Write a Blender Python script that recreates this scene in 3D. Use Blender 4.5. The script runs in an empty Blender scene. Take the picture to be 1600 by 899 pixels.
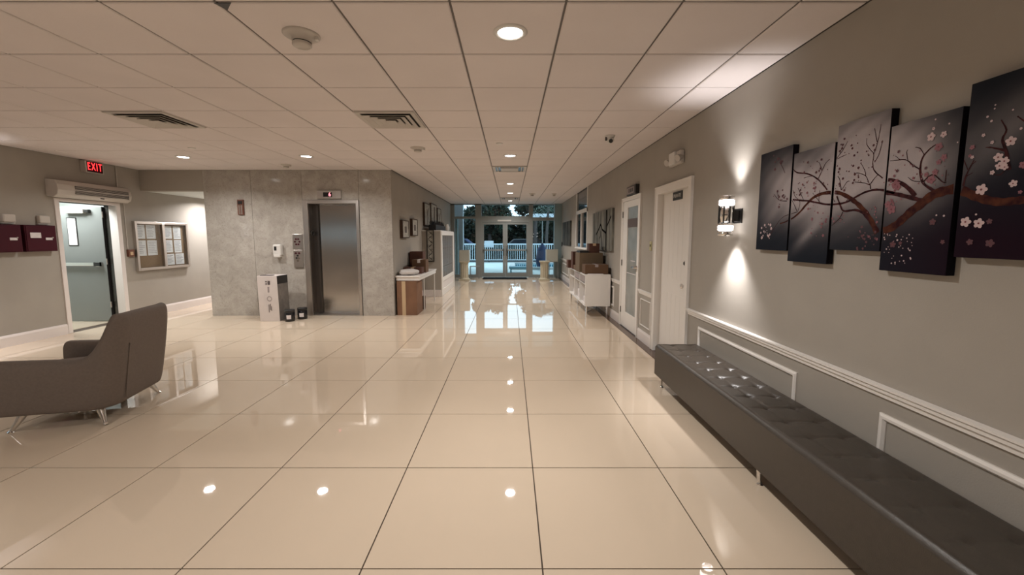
import bpy, bmesh, math, random
from mathutils import Vector, Matrix
R = math.radians
SC = bpy.context.scene
COL = SC.collection
random.seed(7)

# ------------------------------------------------------------------ camera, sky, light, exposure
cam_data = bpy.data.cameras.new('camera')
cam = bpy.data.objects.new('camera', cam_data); COL.objects.link(cam)
cam.location = (0, 0, 1.459)
cam.rotation_euler = (R(90) - 0.1018, 0, 0)
cam_data.sensor_width = 36.0
cam_data.lens = 640 / 1600 * 36
cam_data.shift_x = 0.00175
cam_data.shift_y = -0.0078
cam_data.clip_start = 0.05; cam_data.clip_end = 200
SC.camera = cam

SC.view_settings.view_transform = 'Standard'
SC.view_settings.look = 'None'
SC.view_settings.exposure = 0.0
SC.view_settings.gamma = 1.0
SC.view_settings.use_curve_mapping = False
SC.cycles.use_denoising = True
SC.cycles.max_bounces = 10
SC.cycles.diffuse_bounces = 5
SC.cycles.glossy_bounces = 5
SC.cycles.transmission_bounces = 6
SC.cycles.sample_clamp_indirect = 6.0
SC.cycles.caustics_reflective = False
SC.cycles.caustics_refractive = False

world = bpy.data.worlds.new('dusk_sky'); SC.world = world; world.use_nodes = True
wn = world.node_tree.nodes; wn.clear()
wo = wn.new('ShaderNodeOutputWorld'); wb = wn.new('ShaderNodeBackground')
wb.inputs[0].default_value = (0.56, 0.78, 0.93, 1); wb.inputs[1].default_value = 2.4
world.node_tree.links.new(wb.outputs[0], wo.inputs[0])

DOWNLIGHT_W = 35.0
WARM = (1.0, 0.965, 0.92)
COOL = (1.0, 0.96, 0.95)

H = 2.681      # ceiling height
RW = 1.87      # right wall plane
LW = -6.75     # left wall plane
EW = 7.60      # elevator wall plane
CL = -2.17     # corridor left wall plane
GY = 15.10     # glass front
BK = -4.5      # wall behind the camera
SX = -5.60     # side corridor edge of the marble
SE = 11.2      # end of the side corridor
SH = 2.31      # side corridor ceiling

def area_light(name, loc, size, power, color, rot=(0, 0, 0), spread=180, shape='DISK'):
    l = bpy.data.lights.new(name, 'AREA'); l.shape = shape; l.size = size
    l.energy = power; l.color = color; l.spread = R(spread)
    o = bpy.data.objects.new(name, l); COL.objects.link(o); o.location = loc; o.rotation_euler = rot
    return o
def spot_light(name, loc, power, color, rot, angle, blend=1.0, radius=0.02):
    l = bpy.data.lights.new(name, 'SPOT'); l.energy = power; l.color = color
    l.spot_size = R(angle); l.spot_blend = blend; l.shadow_soft_size = radius
    o = bpy.data.objects.new(name, l); COL.objects.link(o); o.location = loc; o.rotation_euler = rot
    return o

# ------------------------------------------------------------------ materials
MATS = {}
def mat(name, color, rough=0.5, metal=0.0, spec=0.5, var=0.0, scale=8.0, bump=0.0, bscale=None,
        emit=None, estr=0.0, coat=0.0, alpha=None, color2=None, stretch=None, trans=0.0):
    m = bpy.data.materials.new(name); m.use_nodes = True
    nt = m.node_tree; b = nt.nodes['Principled BSDF']
    b.inputs['Base Color'].default_value = (*color, 1)
    b.inputs['Roughness'].default_value = rough
    b.inputs['Metallic'].default_value = metal
    b.inputs['Specular IOR Level'].default_value = spec
    b.inputs['Coat Weight'].default_value = coat
    b.inputs['Coat Roughness'].default_value = 0.05
    b.inputs['Transmission Weight'].default_value = trans
    if emit:
        b.inputs['Emission Color'].default_value = (*emit, 1); b.inputs['Emission Strength'].default_value = estr
    if var or bump or color2:
        tc = nt.nodes.new('ShaderNodeNewGeometry'); mp = nt.nodes.new('ShaderNodeMapping')
        nt.links.new(tc.outputs['Position'], mp.inputs['Vector'])
        if stretch: mp.inputs['Scale'].default_value = stretch
        n = nt.nodes.new('ShaderNodeTexNoise'); n.inputs['Scale'].default_value = scale; n.inputs['Detail'].default_value = 5
        nt.links.new(mp.outputs[0], n.inputs['Vector'])
        if var or color2:
            r = nt.nodes.new('ShaderNodeValToRGB')
            c2 = color2 or tuple(max(0, c * (1 - var)) for c in color)
            r.color_ramp.elements[0].color = (*c2, 1); r.color_ramp.elements[0].position = 0.35
            r.color_ramp.elements[1].color = (*color, 1); r.color_ramp.elements[1].position = 0.65
            nt.links.new(n.outputs['Fac'], r.inputs[0]); nt.links.new(r.outputs[0], b.inputs['Base Color'])
        if bump:
            n2 = nt.nodes.new('ShaderNodeTexNoise'); n2.inputs['Scale'].default_value = bscale or scale * 6
            n2.inputs['Detail'].default_value = 3
            nt.links.new(mp.outputs[0], n2.inputs['Vector'])
            bp = nt.nodes.new('ShaderNodeBump'); bp.inputs['Strength'].default_value = bump
            bp.inputs['Distance'].default_value = 0.004
            nt.links.new(n2.outputs['Fac'], bp.inputs['Height']); nt.links.new(bp.outputs[0], b.inputs['Normal'])
    MATS[name] = m
    return m

def marble_mat():
    m = bpy.data.materials.new('polished_marble'); m.use_nodes = True
    nt = m.node_tree; b = nt.nodes['Principled BSDF']; L = nt.links
    g = nt.nodes.new('ShaderNodeNewGeometry')
    n1 = nt.nodes.new('ShaderNodeTexNoise'); n1.inputs['Scale'].default_value = 5.0; n1.inputs['Detail'].default_value = 8; n1.inputs['Roughness'].default_value = 0.68
    n1.inputs['Distortion'].default_value = 0.6
    L.new(g.outputs['Position'], n1.inputs['Vector'])
    r1 = nt.nodes.new('ShaderNodeValToRGB'); e = r1.color_ramp.elements
    e[0].position = 0.25; e[0].color = (0.30, 0.275, 0.245, 1)
    e[1].position = 0.62; e[1].color = (0.44, 0.41, 0.375, 1)
    L.new(n1.outputs['Fac'], r1.inputs[0])
    n2 = nt.nodes.new('ShaderNodeTexNoise'); n2.inputs['Scale'].default_value = 42; n2.inputs['Detail'].default_value = 6; n2.inputs['Roughness'].default_value = 0.7
    L.new(g.outputs['Position'], n2.inputs['Vector'])
    r2 = nt.nodes.new('ShaderNodeValToRGB'); e = r2.color_ramp.elements
    e[0].position = 0.36; e[0].color = (0.30, 0.27, 0.235, 1)
    e[1].position = 0.44; e[1].color = (1, 1, 1, 1)
    L.new(n2.outputs['Fac'], r2.inputs[0])
    mx = nt.nodes.new('ShaderNodeMixRGB'); mx.blend_type = 'MULTIPLY'; mx.inputs[0].default_value = 0.36
    L.new(r1.outputs[0], mx.inputs[1]); L.new(r2.outputs[0], mx.inputs[2]); L.new(mx.outputs[0], b.inputs['Base Color'])
    b.inputs['Roughness'].default_value = 0.12
    MATS['marble'] = m
    return m
marble_mat()

wall_c = (0.350, 0.322, 0.285)
mat('wall_paint', wall_c, 0.72, var=0.05, scale=3, bump=0.10, bscale=160, spec=0.3)
mat('white_trim', (0.72, 0.69, 0.655), 0.40, bump=0.05, bscale=90)
mat('white_base', (0.68, 0.63, 0.61), 0.40)
mat('ceiling_tile', (0.71, 0.655, 0.645), 0.85, var=0.05, scale=1.5, bump=0.25, bscale=140, spec=0.2)
mat('ceiling_grid', (0.13, 0.115, 0.105), 0.7)
mat('floor_tile', (0.61, 0.50, 0.385), 0.02, var=0.03, scale=1.2, spec=0.75)
mat('grout', (0.055, 0.035, 0.022), 0.8)
mat('border_stone', (0.10, 0.055, 0.035), 0.15, var=0.3, scale=20)
mat('steel', (0.56, 0.53, 0.50), 0.17, 1.0, bump=0.12, bscale=40, stretch=(50, 1, 0.4))
mat('steel_frame', (0.62, 0.58, 0.55), 0.30, 1.0)
mat('steel_dark', (0.12, 0.11, 0.105), 0.25, 0.9)
mat('chrome', (0.80, 0.79, 0.78), 0.08, 1.0)
mat('alu_frame', (0.25, 0.262, 0.252), 0.45, 0.25)
mat('alu_teal', (0.25, 0.32, 0.33), 0.45, 0.2)
mat('black', (0.012, 0.011, 0.011), 0.4)
mat('black_gloss', (0.01, 0.01, 0.012), 0.08)
mat('dark_slot', (0.02, 0.017, 0.015), 0.8)
mat('white_plastic', (0.62, 0.60, 0.57), 0.35)
mat('offwhite_plastic', (0.50, 0.46, 0.42), 0.4)
mat('chair_fabric', (0.160, 0.128, 0.108), 0.75, var=0.10, scale=60, bump=0.35, bscale=500, spec=0.3)
mat('bench_leather', (0.047, 0.038, 0.030), 0.34, var=0.12, scale=30, bump=0.22, bscale=260, spec=0.45)
mat('cardboard', (0.20, 0.100, 0.055), 0.8, var=0.22, scale=5, bump=0.1)
mat('cardboard_mid', (0.120, 0.062, 0.031), 0.8, var=0.2, scale=6)
mat('cardboard_dark', (0.085, 0.030, 0.018), 0.75, var=0.25, scale=6)
mat('cardboard_tan', (0.135, 0.092, 0.055), 0.8, var=0.15, scale=6)
mat('tape', (0.50, 0.36, 0.22), 0.35)
mat('print_dark', (0.10, 0.08, 0.08), 0.7)
mat('print_grey', (0.30, 0.26, 0.26), 0.7)
mat('white_card', (0.62, 0.565, 0.545), 0.6, var=0.04, scale=9)
mat('side_card', (0.20, 0.175, 0.155), 0.6, var=0.3, scale=12)
mat('white_lacquer', (0.76, 0.73, 0.70), 0.25)
mat('paper', (0.66, 0.62, 0.62), 0.8, var=0.10, scale=25)
mat('paper_print', (0.34, 0.31, 0.31), 0.8, var=0.3, scale=60)
mat('cork', (0.22, 0.125, 0.060), 0.9, var=0.25, scale=90)
mat('maroon', (0.050, 0.005, 0.012), 0.5, spec=0.2)
mat('wood_red', (0.13, 0.045, 0.025), 0.5)
mat('sign_red', (0.9, 0.02, 0.02), 0.5, emit=(1.0, 0.035, 0.04), estr=2.4)
mat('digit_red', (0.9, 0.1, 0.1), 0.5, emit=(1.0, 0.25, 0.30), estr=3.0)
mat('lens', (1, 1, 1), 0.5, emit=(1.0, 0.93, 0.86), estr=22.0)
mat('sconce_glass', (1, 1, 1), 0.3, emit=(1.0, 0.93, 0.90), estr=9.0)
mat('vent_white', (0.50, 0.46, 0.42), 0.5)
mat('door_grey', (0.19, 0.20, 0.195), 0.5)
mat('vestibule', (0.62, 0.66, 0.64), 0.6)
mat('frosted', (0.30, 0.315, 0.30), 0.22, var=0.25, scale=3.0)
mat('window_dark', (0.015, 0.02, 0.028), 0.05)
mat('canvas_edge', (0.006, 0.005, 0.008), 0.8, spec=0.1)
mat('branch_paint', (0.062, 0.018, 0.020), 0.8, spec=0.1, color2=(0.018, 0.007, 0.009), scale=40)
mat('trunk_paint', (0.082, 0.027, 0.015), 0.8, spec=0.1, color2=(0.024, 0.006, 0.008), scale=28)
mat('blossom_white', (0.50, 0.38, 0.39), 0.6)
mat('blossom_pink', (0.21, 0.080, 0.100), 0.6)
mat('blossom_dark', (0.085, 0.028, 0.038), 0.6)
mat('blossom_heart', (0.14, 0.02, 0.03), 0.6)
mat('dark_canvas', (0.09, 0.085, 0.07), 0.7, spec=0.2, color2=(0.010, 0.010, 0.011), scale=5, stretch=(1, 2.5, 0.7))
mat('pale_canvas', (0.24, 0.235, 0.20), 0.7, spec=0.2, color2=(0.075, 0.073, 0.068), scale=3, stretch=(1, 5, 0.8))
mat('art_pale', (0.46, 0.45, 0.41), 0.7, color2=(0.27, 0.26, 0.23), scale=14)
mat('art_brown', (0.045, 0.020, 0.010), 0.6)
mat('mail_door', (0.19, 0.16, 0.135), 0.30, var=0.6, scale=20, stretch=(1, 4, 0.6))
mat('stone_column', (0.50, 0.45, 0.34), 0.6, var=0.08, scale=15)
mat('cube_white', (0.42, 0.415, 0.36), 0.5)
mat('asphalt', (0.05, 0.055, 0.06), 0.8)
mat('hedge_dark', (0.012, 0.02, 0.03), 0.8)
mat('deck', (0.58, 0.65, 0.62), 0.75, var=0.08, scale=0.8)
mat('pool_water', (0.05, 0.22, 0.30), 0.06)
mat('pool_coping', (0.45, 0.47, 0.46), 0.6)
mat('stucco', (0.52, 0.56, 0.60), 0.8)
mat('stucco_grey', (0.16, 0.22, 0.22), 0.8)
mat('rail_white', (0.50, 0.57, 0.62), 0.4)
mat('leaf', (0.020, 0.042, 0.022), 0.6, color2=(0.006, 0.016, 0.013), scale=1.5)
mat('leaf_mid', (0.035, 0.065, 0.035), 0.6, color2=(0.010, 0.022, 0.018), scale=1.5)
mat('bark', (0.06, 0.05, 0.045), 0.8, var=0.3, scale=10)
mat('plant_black', (0.010, 0.009, 0.012), 0.7)
mat('umbrella_blue', (0.02, 0.035, 0.09), 0.7)
mat('turquoise', (0.08, 0.25, 0.32), 0.5)
mat('bag_white', (0.52, 0.49, 0.47), 0.45, bump=0.4, bscale=25)
mat('mat_black', (0.010, 0.010, 0.011), 1.0, spec=0.05)
mat('ink', (0.008, 0.008, 0.009), 1.0, spec=0.03)
mat('wall_switch', (0.42, 0.38, 0.20), 0.4)

def glass_mat():
    m = bpy.data.materials.new('clear_glass'); m.use_nodes = True
    nt = m.node_tree; nt.nodes.clear()
    o = nt.nodes.new('ShaderNodeOutputMaterial'); t = nt.nodes.new('ShaderNodeBsdfTransparent'); g = nt.nodes.new('ShaderNodeBsdfGlossy')
    t.inputs[0].default_value = (0.95, 0.98, 0.985, 1); g.inputs['Roughness'].default_value = 0.01
    f = nt.nodes.new('ShaderNodeFresnel'); f.inputs[0].default_value = 1.5
    mx = nt.nodes.new('ShaderNodeMixShader')
    gm = nt.nodes.new('ShaderNodeNewGeometry'); sb = nt.nodes.new('ShaderNodeMath'); sb.operation = 'SUBTRACT'; sb.inputs[0].default_value = 1.0
    ml = nt.nodes.new('ShaderNodeMath'); ml.operation = 'MULTIPLY'
    nt.links.new(gm.outputs['Backfacing'], sb.inputs[1]); nt.links.new(sb.outputs[0], ml.inputs[0]); nt.links.new(f.outputs[0], ml.inputs[1])
    nt.links.new(ml.outputs[0], mx.inputs[0]); nt.links.new(t.outputs[0], mx.inputs[1]); nt.links.new(g.outputs[0], mx.inputs[2])
    nt.links.new(mx.outputs[0], o.inputs[0])
    MATS['glass'] = m
glass_mat()
def print_mat():
    m = bpy.data.materials.new('canvas_print'); m.use_nodes = True
    nt = m.node_tree; b = nt.nodes['Principled BSDF']; b.inputs['Roughness'].default_value = 0.85; b.inputs['Specular IOR Level'].default_value = 0.06
    a = nt.nodes.new('ShaderNodeVertexColor'); a.layer_name = 'paint'
    nt.links.new(a.outputs[0], b.inputs['Base Color'])
    MATS['canvas_print'] = m
print_mat()

# ------------------------------------------------------------------ mesh helpers (everything authored in world metres)
class MB:
    def __init__(s): s.v = []; s.f = []; s.sm = []
    def add(s, vs, fs, smooth=False):
        n = len(s.v); s.v += [Vector(v) for v in vs]
        s.f += [tuple(i + n for i in f) for f in fs]; s.sm += [smooth] * len(fs)
        return s
    def box(s, x0, x1, y0, y1, z0, z1, bev=0.0):
        if x0 > x1: x0, x1 = x1, x0
        if y0 > y1: y0, y1 = y1, y0
        if z0 > z1: z0, z1 = z1, z0
        if bev <= 0:
            vs = [(x, y, z) for z in (z0, z1) for y in (y0, y1) for x in (x0, x1)]
            return s.add(vs, [(0, 2, 3, 1), (4, 5, 7, 6), (0, 1, 5, 4), (2, 6, 7, 3), (0, 4, 6, 2), (1, 3, 7, 5)])
        bm = bmesh.new(); bmesh.ops.create_cube(bm, size=1)
        for v in bm.verts:
            v.co = Vector(((x0 + x1) / 2 + v.co.x * (x1 - x0), (y0 + y1) / 2 + v.co.y * (y1 - y0), (z0 + z1) / 2 + v.co.z * (z1 - z0)))
        bmesh.ops.bevel(bm, geom=bm.edges[:], offset=bev, segments=2, affect='EDGES', profile=0.5)
        bm.verts.index_update()
        s.add([v.co.copy() for v in bm.verts], [tuple(v.index for v in f.verts) for f in bm.faces]); bm.free()
        return s
    def cyl(s, p0, p1, r0, r1=None, n=16, caps=True):
        r1 = r0 if r1 is None else r1
        p0 = Vector(p0); p1 = Vector(p1); d = (p1 - p0).normalized()
        a = Vector((1, 0, 0)) if abs(d.x) < 0.8 else Vector((0, 1, 0))
        u = d.cross(a).normalized(); w = d.cross(u)
        vs = []
        for p, r in ((p0, r0), (p1, r1)):
            for i in range(n):
                t = 2 * math.pi * i / n; vs.append(p + u * math.cos(t) * r + w * math.sin(t) * r)
        s.add(vs, [(i, (i + 1) % n, n + (i + 1) % n, n + i) for i in range(n)], True)
        if caps:
            s.add(vs[:n], [tuple(reversed(range(n)))]); s.add(vs[n:], [tuple(range(n))])
        return s
    def lathe(s, c, prof, axis='Z', n=24, smooth=True):
        # prof: list of (radius, height) along the axis
        c = Vector(c); vs = []; fs = []
        for r, h in prof:
            for i in range(n):
                t = 2 * math.pi * i / n; a, b = r * math.cos(t), r * math.sin(t)
                vs.append(c + (Vector((a, b, h)) if axis == 'Z' else Vector((h, a, b)) if axis == 'X' else Vector((a, h, b))))
        for k in range(len(prof) - 1):
            for i in range(n):
                j = (i + 1) % n; fs.append((k * n + i, k * n + j, (k + 1) * n + j, (k + 1) * n + i))
        s.add(vs, fs, smooth)
        return s
    def tube(s, pts, r, n=8):
        rr = r if isinstance(r, (list, tuple)) else [r] * len(pts)
        P = [Vector(p) for p in pts]; vs = []; fs = []
        for k, p in enumerate(P):
            d = (P[min(k + 1, len(P) - 1)] - P[max(k - 1, 0)]).normalized()
            a = Vector((0, 0, 1)) if abs(d.z) < 0.8 else Vector((1, 0, 0))
            u = d.cross(a).normalized(); w = d.cross(u)
            for i in range(n):
                t = 2 * math.pi * i / n; vs.append(p + (u * math.cos(t) + w * math.sin(t)) * rr[k])
        for k in range(len(P) - 1):
            for i in range(n):
                j = (i + 1) % n; fs.append((k * n + i, k * n + j, (k + 1) * n + j, (k + 1) * n + i))
        s.add(vs, fs, True); s.add(vs[:n], [tuple(range(n))]); s.add(vs[-n:], [tuple(range(n))])
        return s
    def prism(s, poly, ext):
        # poly: list of 3D points (planar), ext: extrusion vector
        n = len(poly); e = Vector(ext); P = [Vector(p) for p in poly]
        s.add(P + [p + e for p in P], [tuple(reversed(range(n))), tuple(range(n, 2 * n))] + [(i, (i + 1) % n, n + (i + 1) % n, n + i) for i in range(n)])
        return s
    def build(s, name, m, parent=None, origin=None):
        me = bpy.data.meshes.new(name)
        if parent is not None: off = world_loc(parent)
        elif origin is not None: off = Vector(origin)
        else: off = Vector((0, 0, 0))
        if name and parent is not None and origin is not None:
            o_loc = Vector(origin) - off; sub = Vector(origin)
        else:
            o_loc = None; sub = off
        me.from_pydata([v - sub for v in s.v], [], s.f)
        me.polygons.foreach_set('use_smooth', s.sm)
        me.materials.append(MATS[m] if isinstance(m, str) else m)
        me.update()
        bm = bmesh.new(); bm.from_mesh(me); bmesh.ops.recalc_face_normals(bm, faces=bm.faces); bm.to_mesh(me); bm.free()
        o = bpy.data.objects.new(name, me); COL.objects.link(o)
        if parent is not None:
            o.parent = parent
            if o_loc is not None: o.location = o_loc
        elif origin is not None: o.location = origin
        return o

def world_loc(o):
    v = Vector((0, 0, 0))
    while o is not None:
        v += Vector(o.location); o = o.parent
    return v
def thing(name, label, cat, loc, group=None):
    o = bpy.data.objects.new(name, None); COL.objects.link(o); o.location = loc
    o.empty_display_size = 0.05
    return tag(o, label, cat, group)
def tag(o, label, cat, group=None):
    o['label'] = label; o['category'] = cat
    if group: o['group'] = group
    return o
def structure(o, label=None, cat=None):
    o['kind'] = 'structure'
    if label: o['label'] = label
    if cat: o['category'] = cat
    return o
def copy_tree(o, parent=None):
    c = o.copy(); COL.objects.link(c)
    if parent is not None: c.parent = parent
    for ch in [x for x in o.children]: copy_tree(ch, c)
    return c
def instance(me, name, parent, loc):
    o = bpy.data.objects.new(name, me); COL.objects.link(o); o.parent = parent
    o.location = Vector(loc) - world_loc(parent)
    return o
def subsurf(o, lv=2):
    m = o.modifiers.new('subdivision', 'SUBSURF'); m.levels = lv; m.render_levels = lv
def bevel(o, w, seg=2):
    m = o.modifiers.new('bevel', 'BEVEL'); m.width = w; m.segments = seg; m.limit_method = 'ANGLE'
def text(s, size, origin, right, up, m, name, parent, depth=0.002, align='CENTER', sx=1.0, sp=1.0):
    cu = bpy.data.curves.new(name, 'FONT'); cu.body = s; cu.size = size; cu.align_x = align; cu.align_y = 'CENTER'
    cu.extrude = depth; cu.space_character = sp; cu.resolution_u = 2
    t = bpy.data.objects.new(name, cu); COL.objects.link(t)
    dg = bpy.context.evaluated_depsgraph_get(); dg.update()
    me = bpy.data.meshes.new_from_object(t.evaluated_get(dg)); bpy.data.objects.remove(t)
    r = Vector(right); u = Vector(up); n = r.cross(u)
    base = Vector(origin) - world_loc(parent)
    for v in me.vertices: v.co = base + r * v.co.x * sx + u * v.co.y + n * v.co.z
    me.materials.clear(); me.materials.append(MATS[m])
    o = bpy.data.objects.new(name, me); COL.objects.link(o); o.parent = parent
    return o
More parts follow.
